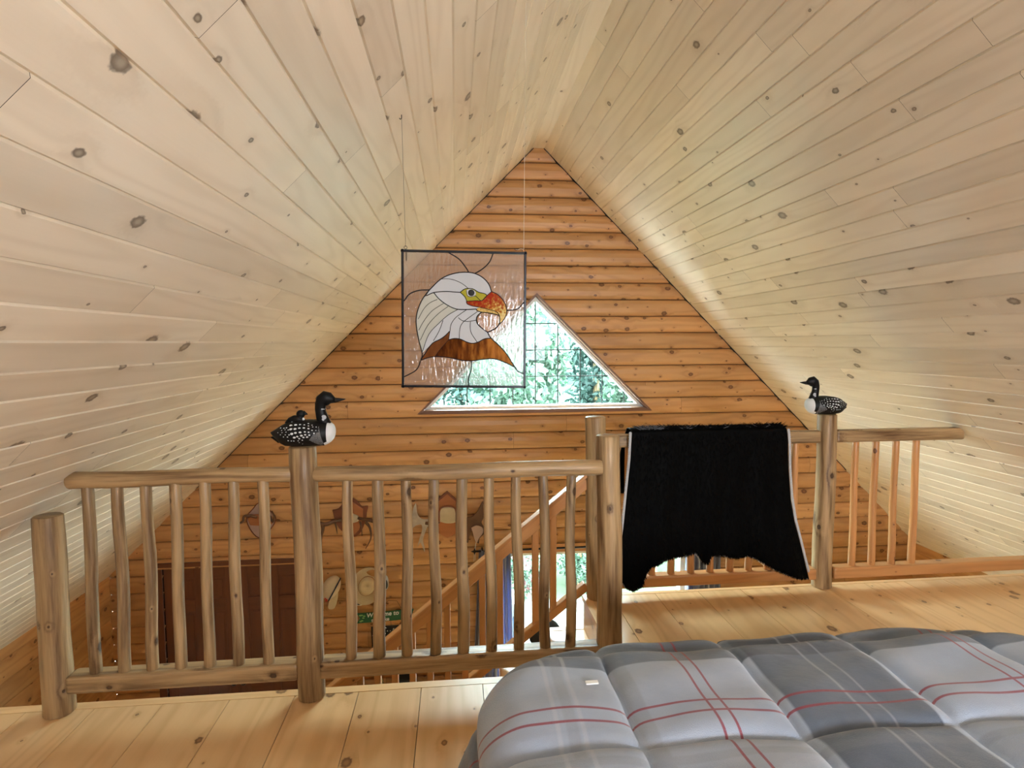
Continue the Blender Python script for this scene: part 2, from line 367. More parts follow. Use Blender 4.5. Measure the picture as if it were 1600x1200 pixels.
        s.add([Vector(c)+p for p in vs], fs, None, mat, bid)
    def lathe(s, c, prof, n=20, mat=0, bid=.5):
        vs = []; 
        for r, z in prof:
            for k in range(n): vs.append((c[0]+r*math.cos(2*PI*k/n), c[1]+r*math.sin(2*PI*k/n), c[2]+z))
        fs = []
        for i in range(len(prof)-1):
            for k in range(n): fs.append((i*n+k, i*n+(k+1) % n, (i+1)*n+(k+1) % n, (i+1)*n+k))
        fs.append(tuple(range(n))[::-1]); fs.append(tuple((len(prof)-1)*n+k for k in range(n)))
        s.add(vs, fs, None, mat, bid)

def thing(name, label, cat, loc=(0, 0, 0), group=None):
    o = bpy.data.objects.new(name, None); COL.objects.link(o); o.location = loc; o.empty_display_size = .1
    o['label'] = label; o['category'] = cat
    if group: o['group'] = group
    return o
def tag(o, label, cat, group=None):
    o['label'] = label; o['category'] = cat
    if group: o['group'] = group
    return o
def structure(o, label=None):
    o['kind'] = 'structure'
    if label: o['label'] = label
    return o
def sempty(name, loc, label):
    o = bpy.data.objects.new(name, None); COL.objects.link(o); o.location = loc; o.empty_display_size = .1
    return structure(o, label)
def catmull(pts, k=6):
    pts = [Vector(p) for p in pts]; P = [pts[0]*2-pts[1]]+pts+[pts[-1]*2-pts[-2]]; out = []
    for i in range(1, len(P)-2):
        a, b, c, d = P[i-1:i+3]
        for j in range(k):
            t = j/k; out.append(.5*((2*b)+(c-a)*t+(2*a-5*b+4*c-d)*t*t+(3*b-a-3*c+d)*t**3))
    out.append(pts[-1]); return out

# ------------------------------------------------------------------ the room's measures (metres; loft floor is z = 0)
RX0, RX1, RZ = .696, .786, 3.142        # flat strip of the ridge
WY = 5.10                               # gable wall
YB = -2.3                               # rear wall
EL, ER = -2.95, 4.43                    # side walls
GZ = -2.5                               # ground floor
FE = 2.42                               # edge of the loft floor
LE, LY = .727, 3.19                     # landing: its left edge and far edge
zL = lambda x: RZ-(RX0-x); zR = lambda x: RZ-(x-RX1)

# ceilings: tongue-and-groove boards along the slope
def slope(name, sign, off, label):
    mb = MB(); w = .107; r2 = math.sqrt(.5); x0 = RX0 if sign < 0 else RX1
    smax = ((RX0-EL) if sign < 0 else (ER-RX1))/r2+.05
    def P(s_, y, h):   # h = height above the face, away from the room
        return (x0+sign*s_*r2+sign*h*r2, y, RZ-s_*r2+h*r2)
    s0 = -w*(1-off); 
    while s0 < smax:
        a, b = max(s0, 0), min(s0+w, smax); y = YB-random.random()*2
        while y < WY+.03:
            ye = y+random.uniform(1.2, 3.2); 
            if ye > WY-.3: ye = WY+.03
            ya, yb = max(y, YB-.02), ye-.0012
            y = ye
            if yb < YB: continue
            g = .006; rows = [(a, g), (a+.0048, 0), (b-.0045, 0), (b, g)]
            vs = []
            for yy in (ya, yb): vs += [P(s_, yy, h) for s_, h in rows]
            ou, ov = random.random()*50, random.random()*50
            fs = []; uvs = []
            for i in range(3):
                f = (i, i+1, i+5, i+4) if sign < 0 else (i, i+4, i+5, i+1)
                fs.append(f); uvs.append([((ya if k < 4 else yb)+ou, rows[k % 4][0]-a+ov) for k in f])
            mb.add(vs, fs, uvs)
        s0 += w
    # backing slab above the boards (roof deck)
    vs = [P(0, YB-.3, .008), P(smax, YB-.3, .008), P(smax, WY+.5, .008), P(0, WY+.5, .008), P(-.1, YB-.3, .2), P(smax, YB-.3, .2), P(smax, WY+.5, .2), P(-.1, WY+.5, .2)]
    mb.add(vs, [(0, 1, 2, 3), (7, 6, 5, 4), (0, 4, 5, 1), (1, 5, 6, 2), (2, 6, 7, 3), (3, 7, 4, 0)], None, 1)
    return structure(mb.build(name, ['ceil', 'dark']), label)
slope('ceiling_left', -1, .12, 'left slope of whitewashed knotty pine board ceiling')
slope('ceiling_right', 1, .76, 'right slope of whitewashed knotty pine board ceiling')
mb = MB(); mb.box((RX0-.004, YB, RZ-.002), (RX1+.004, WY+.02, RZ+.02), axis=1, off=(3, 3)); mb.box((RX0-.1, YB-.3, RZ+.021), (RX1+.1, WY+.5, RZ+.2), mat=1)
structure(mb.build('ceiling_ridge', ['ceil', 'dark']), 'flat pale ridge board where the two ceiling slopes meet')

# gable wall of rounded log siding, rows clipped by roof, window and doors
WC, WZ0, WZ1 = .722, .842, 1.888       # triangular opening: centre, bottom, apex
PD = (.36, 2.13, GZ, -.44)             # patio door opening
BD = (-2.52, -1.31, GZ, -.455)         # dark panelled door opening
def spans(z):
    lo = max(EL, RX0-(RZ-z)-.015); hi = min(ER, RX1+(RZ-z)+.015)
    if hi-lo < .02: hi = lo+.02
    S = [(lo, hi)]; cuts = []
    if WZ0 < z < WZ1-.001: cuts.append((WC-(WZ1-z), WC+(WZ1-z)))
    if z < PD[3]: cuts.append(PD[:2])
    if z < BD[3]: cuts.append(BD[:2])
    for a, b in cuts:
        T = []
        for p, q in S:
            if b <= p or a >= q: T.append((p, q)); continue
            if a > p: T.append((p, a))
            if b < q: T.append((b, q))
        S = T
    return S
mb = MB(); CH = .1477; ztop = 2.874+CH*2
prof = [(0, -.008), (.02, .008), (.04, .014), (.09, .019), (.22, .026), (.5, .030), (.75, .026), (.90, .017), (.96, .010), (.985, .002), (1, -.008)]
k = 0
while ztop > GZ:
    zb = ztop-CH; joints = [random.uniform(EL, ER) for _ in range(2)] if random.random() < .75 else [random.uniform(EL, ER)]
    lev = sorted(set([zb+t*CH for t, _ in prof]+[z for z in (WZ0, WZ1, PD[3], BD[3]) if zb < z < ztop]))
    bids = [random.random() for _ in range(5)]; offs = [(random.random()*50, random.random()*50) for _ in range(5)]
    def dep(z):
        t = (z-zb)/CH
        for (a, da), (b, db) in zip(prof, prof[1:]):
            if a-1e-6 <= t <= b+1e-6: return da+(db-da)*(t-a)/(b-a)
        return 0
    jj = sorted(joints)
    for za, zt in zip(lev, lev[1:]):
        if za >= RZ: continue
        zm = (za+zt)/2; Sa, Sm, St = spans(za+1e-5), spans(zm), spans(min(zt, RZ-.001)-1e-5)
        if not (len(Sa) == len(Sm) == len(St)): Sa = St = Sm
        for (a0, a1), (b0, b1) in zip(Sa, St):
            cutx = [j for j in jj if max(a0, b0)+.15 < j < min(a1, b1)-.15]
            xs0 = [a0]+cutx+[a1]; xs1 = [b0]+cutx+[b1]
            for i in range(len(xs0)-1):
                e = .0009
                q = [(xs0[i]+e, za), (xs0[i+1]-e, za), (xs1[i+1]-e, zt), (xs1[i]+e, zt)]
                idx = sum(1 for j in jj if j < (q[0][0]+q[1][0])/2)
                vs = [(x, WY-dep(z), z) for x, z in q]
                mb.add(vs, [(0, 1, 2, 3)], [[(x+offs[idx][0], z-zb+offs[idx][1]) for x, z in q]], 0, bids[idx])
    ztop = zb
# thick body behind the siding, around the openings
def slabs(mb, y0, y1, mat):
    zs = [GZ, PD[3]-1e-4, PD[3], BD[3], WZ0, WZ1, RZ]
    zs = sorted(set(zs+[GZ+.5*i for i in range(1, 12) if GZ+.5*i < RZ]))
    for za, zt in zip(zs, zs[1:]):
        if zt-za < 1e-3: continue
        Sa, Sm, St = spans(za+1e-5), spans((za+zt)/2), spans(min(zt, RZ-.001)-1e-5)
        if len(Sa) != len(Sm): Sa = [(min(a, b), max(a, b)) for a, b in Sm]
        if len(St) != len(Sm): St = Sm if zt != WZ1 else [(Sm[0][0] if False else St[0][0], WC), (WC, St[-1][1])]
        for (a0, a1), (b0, b1) in zip(Sa, St):
            vs = [(a0, y0, za), (a1, y0, za), (b1, y0, zt), (b0, y0, zt), (a0, y1, za), (a1, y1, za), (b1, y1, zt), (b0, y1, zt)]
            mb.add(vs, [(0, 1, 2, 3), (7, 6, 5, 4), (0, 4, 5, 1), (1, 5, 6, 2), (2, 6, 7, 3), (3, 7, 4, 0)], None, mat)
slabs(mb, WY+.001, WY+.16, 1)
structure(mb.build('wall_gable', ['siding', 'dark'], autosmooth=.6), 'gable wall of honey-coloured rounded pine log siding')

# side walls, rear wall with window opening, ground floor
mb = MB()
for i in range(14):
    z0 = GZ+.1477*i
    mb.box((EL-.15, YB, z0), (EL, WY, z0+.146), axis=1)
structure(mb.build('wall_left', 'siding', bevel=.004))
mb = MB()
for i in range(14):
    z0 = GZ+.1477*i
    mb.box((ER, YB, z0), (ER+.15, WY, z0+.146), axis=1)
structure(mb.build('wall_right', 'siding', bevel=.004))
mb = MB()
rw = (1.05, 2.05, 1.02, 1.88)  # unseen window opening, sized and placed to brighten faces towards the camera
for (x0, x1, z0, z1) in [(EL, rw[0], rw[2], rw[3]), (rw[1], ER, rw[2], rw[3]), (EL, ER, rw[3], 3.2), (EL, ER, GZ, rw[2])]:
    mb.box((x0, YB-.15, z0), (x1, YB, z1), axis=0)
structure(mb.build('wall_back', 'plaster'))
for nm, r_ in (('window_rear_fill', rw),):
    e = sempty(nm, ((r_[0]+r_[1])/2, YB, r_[2]), 'unseen rear window behind the viewer, sized for front fill light')
    m2 = MB()
    for a, b in (((r_[0], r_[2]), (r_[0]+.05, r_[3])), ((r_[1]-.05, r_[2]), (r_[1], r_[3])), ((r_[0], r_[2]), (r_[1], r_[2]+.05)), ((r_[0], r_[3]-.05), (r_[1], r_[3])), (((r_[0]+r_[1])/2-.03, r_[2]), ((r_[0]+r_[1])/2+.03, r_[3]))):
        m2.box((a[0], YB-.12, a[1]), (b[0], YB-.06, b[1]))
    m2.build('window_frame', 'vinyl', e)
mb = MB(); x = EL
while x < ER:
    mb.box((x, YB, GZ-.05), (min(x+.139, ER), WY, GZ), axis=1); x += .14
structure(mb.build('floor_ground', 'floor'))

# loft floor: wide planks running towards the gable, with nosing and fascia
mb = MB(); PW = .26; x = -.68-PW*9
while x < ER:
    xe = x+PW
    for (a, b, ye) in ([(x, xe, FE-.045)] if xe <= LE else [(x, xe, LY-.03)] if x >= LE else [(x, LE, FE-.045), (LE, xe, LY-.03)]):
        a_ = max(a, EL); b_ = min(b, ER)
        if b_-a_ < .01: continue
        ys = [YB] + ([random.uniform(-1.5, .8)] if random.random() < .6 else [])+[ye]
        for y0, y1 in zip(ys, ys[1:]): mb.box((a_+.0014, y0, -.03), (b_-.0014, y1-.001, 0), axis=1)
    x = xe
mb.box((EL, FE-.044, -.03), (LE, FE, .001), axis=0); mb.box((LE+.001, LY-.029, -.03), (ER, LY, .001), axis=0)
mb.box((LE-.012, FE+.001, -.03), (LE+.03, LY, .0012), axis=1)
mb.box((EL, FE-.035, -.27), (LE, FE-.012, -.031), axis=0); mb.box((LE, LY-.035, -.27), (ER, LY-.012, -.031), axis=0)
mb.box((LE-.004, FE-.01, -.27), (LE+.02, LY-.01, -.031), axis=1)
mb.box((EL, YB, -.27), (ER, FE-.04, -.05), mat=1); mb.box((LE+.021, FE-.04, -.27), (ER, LY-.04, -.05), mat=1)
structure(mb.build('floor_loft', ['floor', 'siding']), 'loft floor of wide knotty varnished pine planks')

mb = MB()  # dark strips along the roofline stand in for shade in the joint
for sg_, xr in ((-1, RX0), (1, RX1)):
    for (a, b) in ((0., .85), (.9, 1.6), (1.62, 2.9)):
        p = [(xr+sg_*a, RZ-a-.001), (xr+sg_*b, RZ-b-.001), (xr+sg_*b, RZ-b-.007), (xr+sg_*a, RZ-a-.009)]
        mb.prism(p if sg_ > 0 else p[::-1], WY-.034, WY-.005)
structure(mb.build('gap_shade_1', 'dark'), 'dark strip painted as the shaded gap between gable wall and sloping ceiling')

# ------------------------------------------------------------------ triangular window
w1 = sempty('window_1', (WC, WY, WZ0), 'triangular gable window with a grid of thin bars')
def tri_ring(mb, i0, i1, y0, y1, mat=0, zb0=0., zb1=0.):
    """ring between two inset triangles (inset measured from the opening, square to the sloping sides)"""
    def T(i, zb):
        b = WZ0+zb; k = i*math.sqrt(2); return [(WC-(WZ1-k-b), b), (WC+(WZ1-k-b), b), (WC, WZ1-k)]
    A, B = T(i0, zb0), T(i1, zb1)
    for a in range(3):
        c = (a+1) % 3; q = [A[a], A[c], B[c], B[a]]
        vs = [(x, y0, z) for x, z in q]+[(x, y1, z) for x, z in q]
        L = (Vector((*q[1], 0))-Vector((*q[0], 0))).length
        uv = [(0, 0), (L, 0), (L, .03), (0, .03)]
        mb.add(vs, [(0, 1, 2, 3), (7, 6, 5, 4), (0, 4, 5, 1), (2, 6, 7, 3), (1, 5, 6, 2), (3, 7, 4, 0)], [uv]*6, mat)
mb = MB(); tri_ring(mb, -.006, .010, WY-.034, WY+.16, 0, -.004, .016); mb.build('window_trim', 'trim', w1)
mb = MB(); mb.prism([(WC-1.05, WZ0-.006), (WC+1.05, WZ0-.006), (WC+.985, WZ0+.028), (WC-.985, WZ0+.028)], WY-.04, WY+.08); mb.build('sill', 'trim', w1, bevel=.004)
mb = MB(); tri_ring(mb, .012, .038, WY+.05, WY+.13, 0, .026, .052); mb.build('window_frame', 'vinyl', w1, bevel=.002)
i_ = .036*math.sqrt(2); zb_ = WZ0+.05
mb = MB(); mb.prism([(WC-(WZ1-i_-zb_), zb_), (WC+(WZ1-i_-zb_), zb_), (WC, WZ1-i_)], WY+.088, WY+.091); mb.build('pane', 'pane', w1)
mb = MB(); ap = WZ1-i_
for kx in range(-4, 5):
    xx = WC+kx*.2065; zt = ap-abs(kx*.2065)
    if zt > zb_+.02: mb.box((xx-.0045, WY+.078, zb_), (xx+.0045, WY+.084, zt-.002))
for zz in (at(860, 505, Y=WY)[2], at(860, 547, Y=WY)[2], at(860, 588.5, Y=WY)[2]):
    hw = ap-zz; mb.box((WC-hw+.004, WY+.078, zz-.0045), (WC+hw-.004, WY+.084, zz+.0045))
mb.build('grille', 'bar', w1)

# ------------------------------------------------------------------ patio door (door_1)
d1 = sempty('door_1', (1.24, WY, GZ), 'sliding glass patio door below the gable window')
mb = MB(); hz = PD[3]
mb.box((PD[0]-.07, WY-.05, hz), (PD[1]+.07, WY-.028, hz+.075), axis=0); mb.box((PD[0]-.07, WY-.05, GZ), (PD[0], WY-.028, hz), axis=2); mb.box((PD[1], WY-.05, GZ), (PD[1]+.07, WY-.028, hz), axis=2)
mb.build('casing', 'stairwood', d1, bevel=.003)
mb = MB()
for a, b in ((PD[0], PD[0]+.05), (PD[1]-.05, PD[1]), (1.22, 1.27)): mb.box((a, WY+.0, GZ), (b, WY+.08, hz-.0))
mb.box((PD[0]+.05, WY, hz-.04), (PD[1]-.05, WY+.08, hz), axis=0); mb.box((PD[0]+.05, WY, GZ), (PD[1]-.05, WY+.08, GZ+.08), axis=0)
mb.build('door_frame', 'vinyl', d1, bevel=.003)
mb = MB(); mb.box((PD[0]+.05, WY+.04, GZ+.08), (PD[1]-.05, WY+.043, hz-.04)); mb.build('pane', 'pane', d1)

# ------------------------------------------------------------------ dark panelled double door (door_2)
d2 = sempty('door_2', (-1.9, WY, GZ), 'dark stained panelled double door on the ground floor')
mb = MB(); bz = BD[3]
mb.box((BD[0]-.06, WY-.045, bz), (BD[1]+.06, WY-.024, bz+.012), axis=0)
mb.box((BD[0]-.06, WY-.04, bz), (BD[1]+.06, WY-.02, bz+.05), axis=0, mat=1)
for x_ in (BD[0]-.06, BD[1]): mb.box((x_, WY-.04, GZ), (x_+.06, WY-.02, bz), axis=2, mat=1)
mb.build('casing', ['siding', 'door'], d2, bevel=.002)
for (a, b) in ((BD[0], -1.925), (-1.915, BD[1])):
    mb = MB(); mb.box((a+.004, WY+.0, GZ), (b-.004, WY+.03, bz), axis=2, off=(1, 1))
    wdt = (b-a-.008); st = .085; pw_ = (wdt-3*st)/2
    zs = [(bz-.10-.19, bz-.10), (bz-1.02, bz-.10-.19-.11), (GZ+.18, bz-1.14)]
    # stiles and rails stand proud of the recessed field, panels raised inside
    for i in range(3): mb.box((a+.004+i*(st+pw_), WY-.012, GZ), (a+.004+i*(st+pw_)+st, WY, bz), axis=2)
    for i in range(2):
        xa = a+.004+st+i*(st+pw_)
        for (z0, z1) in [(bz-.10, bz), (zs[1][1], zs[0][0]), (zs[2][1], zs[1][0]), (GZ, zs[2][0])]: mb.box((xa, WY-.0118, z0), (xa+pw_, WY, z1), axis=0)
        for (z0, z1) in zs: mb.box((xa+.02, WY-.008, z0+.02), (xa+pw_-.02, WY, z1-.02), axis=2)
    mb.build('door_leaf', 'door', d2, bevel=.004)
mb = MB()
for x_ in (-1.96, -1.88): mb.ball((x_, WY-.04, GZ+1.0), .025, n=12); mb.tube([(x_, WY-.012, GZ+1.0), (x_, WY-.03, GZ+1.0)], .01, 8)
mb.build('door_handle', 'metal', d2, smooth=True)
mb = MB(); mb.box((-1.935, WY-.014, GZ), (-1.905, WY+.02, bz), axis=2); mb.build('astragal', 'door', d2)

# ------------------------------------------------------------------ log railings
def logpts(a, b, n=9, amp=.004):
    a, b = Vector(a), Vector(b); ph = random.random()*6; out = []
    t = (b-a).normalized(); s1 = Vector((1, 0, 0)) if abs(t.x) < .7 else Vector((0, 0, 1)); s2 = t.cross(s1)
    for i in range(n):
        f = i/(n-1); w = math.sin(f*PI)
        out.append(a.lerp(b, f)+s1*amp*w*math.sin(ph+f*5)+s2*amp*w*math.cos(ph*1.7+f*4))
    return out
def logtube(name, a, b, r0, r1, parent, mat='log', amp=.004, seg=9, flat=(1, 1), nn=14, wob=.05, bid=None):
    mb = MB(); rr = [(r0+(r1-r0)*i/(seg-1))*(1+wob*(random.random()-.5)) for i in range(seg)]
    p = logpts(a, b, seg, amp)
    t = (p[-1]-p[0]).normalized()
    p = [p[0], p[0]+t*.004]+p[1:-1]+[p[-1]-t*.004, p[-1]]; rr = [rr[0]*.9, rr[0]]+rr[1:-1]+[rr[-1], rr[-1]*.9]
    mb.tube(p, rr, nn, flat=flat, bid=bid)
    return mb.build(name, mat, parent, autosmooth=.9)
RY = 2.365
front = thing('log_railing', 'peeled log railing with round balusters along the front edge of the loft floor', 'railing', (-.6, RY, 0))
logtube('post', (-.608, RY, 0), (-.616, RY, 1.05), .054, .053, front, amp=.006)
logtube('post', (.655, RY, 0), (.638, RY, 1.068), .056, .050, front, amp=.005)
logtube('post', (-1.585, RY, 0), (-1.585, RY, .80), .054, .052, front, amp=.005)
logtube('top_rail', (-.575, RY, .934), (.605, RY-.03, .937), .031, .033, front, amp=.004, seg=14)
logtube('top_rail', (-1.50, RY, .935), (-.655, RY, .936), .033, .030, front, amp=.004, seg=12)
def squared(name, a, b, hw, hh, parent, mat, bevel=.008):
    mb = MB(); mb.box((a[0], a[1]-hw, a[2]-hh), (b[0], a[1]+hw, a[2]+hh)); return mb.build(name, mat, parent, bevel=bevel)
squared('bottom_rail', (-.57, RY+.005, .122), (.61, 0, 0), .040, .036, front, 'log', .012)
squared('bottom_rail', (-1.54, RY+.005, .122), (-.655, 0, 0), .040, .036, front, 'log', .012)
tb = [(543, 549), (590, 593), (634, 636.5), (678, 681), (722, 724), (764, 768), (806, 811), (848, 852), (893, 891)]
for xt, xb in tb:
    a = at(xb, 1018, Y=RY); b = at(xt, 750, Y=RY)
    r = .0225 if xt not in (590, 722) else .0245
    logtube('baluster', (a[0], RY, .150), (b[0], RY, .915), r*1.03, r*.92, front, amp=.007, nn=12)
for xt, xb in ((411, 420), (365, 373), (320, 328), (274, 283), (228, 238), (183, 194), (137, 149), (92, 105), (47, 60)):
    a = at(xb, 1025, Y=RY); b = at(xt, 760, Y=RY)
    if b[0] < -1.45: continue
    logtube('baluster', (a[0], RY, .150), (b[0], RY, .918), .0225, .021, front, amp=.006, nn=12)

rear = thing('log_railing', 'log railing with tall corner post on the landing edge, carrying the black hide', 'railing', (.79, 3.2, 0))
RY2 = 3.15
logtube('post', (.800, RY2, -.26), (.778, RY2, 1.045), .060, .057, rear, amp=.003)
logtube('post', (2.16, RY2, 0), (2.16, RY2, 1.036), .055, .052, rear, amp=.004)
squared('top_rail', (.84, RY2, .905), (2.11, 0, 0), .030, .036, rear, 'log', .012)
squared('top_rail', (2.21, RY2, .905), (3.02, 0, 0), .030, .036, rear, 'log', .012)
squared('bottom_rail', (.86, RY2, .088), (2.105, 0, 0), .038, .033, rear, 'stairwood', .01)
squared('bottom_rail', (2.215, RY2, .088), (3.55, 0, 0), .038, .033, rear, 'stairwood', .01)
for px_ in [980, 1018, 1048, 1079, 1109, 1140, 1169, 1199, 1237, 1268, 1299, 1330, 1361, 1392, 1423]:
    x_ = at(px_, 880, Y=RY2)[0]
    if abs(x_-2.16) < .07: continue
    logtube('baluster', (x_, RY2, .115), (x_, RY2, min(.88, zR(x_)-.04)), .021, .019, rear, amp=.003, nn=10, mat='stairwood')

# ------------------------------------------------------------------ staircase going down to the left behind the front railing
st_ = thing('staircase', 'pine staircase going down from the landing behind the front log railing', 'stairs', (.6, 2.8, GZ))
run, rise = .236, .19
for k in range(11):
    xa = LE-.004-run*(k+1); xb = LE-.004-run*k; z = -rise*(k+1)
    mb = MB(); mb.box((xa-.02, FE+.03, z-.035), (xb, 3.155, z), axis=1); mb.box((xa-.02, 3.158, z-.035), (xb, 3.20, z), axis=0)
    mb.build('tread', 'floor', st_, bevel=.003)
    if k: 
        mb = MB(); mb.box((xb-.022, FE+.03, z), (xb-.003, 3.19, z+rise-.036), axis=1); mb.build('riser', 'floor', st_)
mb = MB(); sl = rise/run
for y_ in (FE+.004, 3.202):
    p = [(LE-.006, -.19-.30), (LE-.006, -.225), (LE-.006-run*11, -.225-rise*11+.19), (LE-.006-run*11, -.19-.30-rise*11+.19)]
    mb.prism(p, y_, y_+.024)
mb.build('stringer', 'stairwood', st_)
sr = thing('stair_railing', 'sloping pine stair railing descending left from the tall corner post', 'railing', (.7, 3.2, GZ))
SYr = 3.17
def rake(name, x0, z0, x1, z1, hw, hh, flat=True):
    mb = MB(); L = math.hypot(x1-x0, z1-z0); ang = math.atan2(z0-z1, x0-x1)
    mb.box((0, -hw, -hh), (-L, hw, hh), axis=0)
    o = mb.build(name, 'stairwood', sr, bevel=.006); o.rotation_euler = (0, -ang, 0)
    o.location = Vector((x0, SYr, z0))-sr.location; o.matrix_parent_inverse.identity(); return o
hzf = lambda x: .700+(x-.725)*.805
lzf = lambda x: .080+(x-.725)*.785
rake('handrail', .735, hzf(.735)-.035, -1.9, hzf(-1.9)-.035, .030, .030)
rake('handrail_cap', .735, hzf(.735)+.008, -1.9, hzf(-1.9)+.008, .036, .010)
rake('lower_rail', .735, lzf(.735)-.02, -1.9, lzf(-1.9)-.02, .026, .024)
for i in range(-1, 22):
    px_ = 864-27.7*i
    if i < 0: px_ = 892
    x_ = at(px_, 900, Y=SYr)[0]
    if x_ > .70: continue
    mb = MB(); mb.box((x_-.018, SYr-.018, lzf(x_)-.005), (x_+.018, SYr+.018, hzf(x_)-.05), axis=2)
    mb.build('baluster', 'stairwood', sr, bevel=.004)

# ------------------------------------------------------------------ loon decoys
def loon(name, label, ox, oy, oz, flip=1, with_chick=True):
    K = .000245; cx, cy = 700, 1042     # drawing units to metres; origin at the keel above the post
    T = lambda x, y, d=0.: (ox+flip*(x-cx)*K, oy+d, oz+(cy-y)*K)
    root = thing(name, label, 'decoy', (ox, oy, oz), None)
    # body: sections (x, top, bottom, half width)
    S = [(185, 812, 818, 8), (230, 785, 880, 60), (300, 740, 935, 120), (360, 700, 1000, 170), (430, 665, 1035, 215), (520, 640, 1042, 255), (620, 625, 1042, 280), (720, 612, 1042, 290), (820, 612, 1042, 285), (900, 620, 1042, 268), (960, 630, 1042, 250), (1010, 640, 1042, 232), (1060, 645, 1038, 212), (1105, 655, 1015, 190), (1150, 668, 985, 160), (1190, 700, 940, 118), (1212, 745, 885, 75), (1222, 800, 830, 25)]
    mb = MB(); n = 24; vs = []
    for x, t, b, w in S:
        for k in range(n):
            a = 2*PI*k/n; yy = (t+b)/2-math.sin(a)*(b-t)/2; sh = abs(math.cos(a))**.8*(1 if math.cos(a) >= 0 else -1)
            if b >= 1035 and yy > 1030: yy = min(yy, 1042)
            vs.append(T(x, yy, sh*w*K))
    fs = []; ms = []
    for i in range(len(S)-1):
        for k in range(n):
            fs.append((i*n+k, i*n+(k+1) % n, (i+1)*n+(k+1) % n, (i+1)*n+k)); xm = (S[i][0]+S[i+1][0])/2; ymid = 1042-(vs[i*n+k][2]-oz)/K
            ms.append(1 if xm > 1100+max(0, (ymid-900))*-.35 and ymid > 655 else 0)
    fs += [tuple(range(n)), tuple((len(S)-1)*n+k for k in range(n))]; ms += [0, 1]
    if flip < 0: fs = [f[::-1] for f in fs]
    mb.add(vs, fs, None, ms)
    # lower tail
    mb.tube([T(330, 930), T(240, 900), T(188, 893)], [70*K, 35*K, 4*K], 10, flat=(.5, 1))
    spots = [(565, 682, 22), (642, 674, 22), (712, 668, 15), (780, 672, 13), (835, 655, 12), (577, 735, 24), (645, 730, 22), (712, 718, 18), (780, 716, 18), (850, 728, 16), (845, 688, 12), (598, 804, 24), (655, 788, 20), (727, 780, 20), (800, 774, 14), (855, 782, 14), (905, 756, 11), (747, 832, 20), (806, 820, 15), (866, 828, 15), (935, 804, 12), (635, 862, 20), (683, 846, 17), (712, 880, 15), (778, 862, 15), (832, 858, 16), (500, 716, 12), (455, 724, 12), (392, 726, 11), (420, 758, 10), (480, 746, 10), (535, 745, 11), (430, 790, 9), (500, 780, 10), (552, 820, 12), (488, 822, 10), (402, 826, 10), (456, 856, 10), (525, 855, 11), (350, 798, 8), (895, 680, 10), (960, 710, 9), (960, 760, 8), (910, 706, 9), (550, 640, 9), (620, 920, 10), (530, 915, 10), (580, 920, 10), (690, 918, 9), (755, 908, 10), (700, 950, 7), (745, 975, 7)]
    def halfw(x, y):
        for a, b in zip(S, S[1:]):
            if a[0] <= x <= b[0]:
                f = (x-a[0])/(b[0]-a[0]); t, bt, w = [a[j]+(b[j]-a[j])*f for j in (1, 2, 3)]
                q = max(-1, min(1, ((t+bt)/2-y)/((bt-t)/2))); return w*max(0, math.sqrt(1-q*q))**.8
        return 0
    for x, y, r in spots:
        for sd in (-1, 1):
            mb.ball(T(x, y, sd*(halfw(x, y)-1)*K), r*K, (1.15, .35, .8), 8, 6, mat=1)
    # fine streaks on the side of the breast
    for i in range(15):
        x0, y0 = 1000+i*4, 705+i*19; x1, y1 = 860+i*11, 915+i*8
        for sd in (-1, 1):
            pts = [T(x0+(x1-x0)*f, y0+(y1-y0)*f+14*math.sin(f*PI), sd*(halfw(x0+(x1-x0)*f, y0+(y1-y0)*f)+1.0)*K) for f in (0, .25, .5, .75, 1)]
            mb.tube(pts, 1.4*K, 4, mat=1)
    mb.build('body', ['black', 'white'], root, autosmooth=.8)
    # neck and head
    mb = MB()
    mb.tube([T(*p) for p in [(1055, 745), (1040, 680), (1018, 600), (998, 520), (985, 440), (990, 370), (1020, 300), (1075, 262), (1135, 270), (1180, 290), (1225, 305)]], [r*K for r in (118, 112, 98, 88, 84, 88, 108, 122, 100, 68, 40)], 18, flat=(.8, 1))
    mb.ball(T(1070, 285), 112*K, (1, .75, .95), 16, 10)
    mb.ball(T(1130, 262, -72*K), 9*K, (1, .6, 1), 8, 6, mat=1); 
    mb.build('head', ['black', 'white'], root, smooth=True)
    mb = MB(); mb.tube([T(1180, 295), T(1240, 300), T(1310, 293), T(1365, 288), T(1397, 282)], [r*K for r in (52, 40, 26, 13, 3)], 12, flat=(.6, 1)); mb.build('beak', 'black', root, smooth=True)
    for sd in (-1, 1):
        mb = MB()
        mb.ball(T(1052, 572, sd*66*K), 44*K, (1, .25, .9), 10, 6, mat=0); mb.ball(T(1040, 612, sd*76*K), 26*K, (.9, .2, 1.1), 8, 6)
        mb.ball(T(1030, 440, sd*62*K), 15*K, (1.2, .3, .8), 8, 6); mb.ball(T(1055, 440, sd*55*K), 10*K, (1.4, .3, .6), 8, 6)
        mb.build('throat_patch', 'felt', root, smooth=True)
    if with_chick:
        mb = MB()
        mb.tube([T(430, 668), T(500, 620), T(570, 600), T(650, 600), T(720, 640)], [r*K for r in (25, 58, 75, 80, 50)], 12, flat=(1, .85))
        mb.ball(T(672, 520), 72*K, (1, .85, .92), 14, 10); mb.tube([T(660, 610), T(668, 530)], [66*K, 55*K], 12)
        mb.tube([T(715, 500), T(750, 515), T(787, 527)], [42*K, 24*K, 4*K], 10, flat=(.6, 1)); mb.ball(T(722, 600, -35*K), 26*K, (.8, 1, 1), 8, 6, mat=1)
        mb.build('chick', ['black', 'white'], root, smooth=True)
    return root
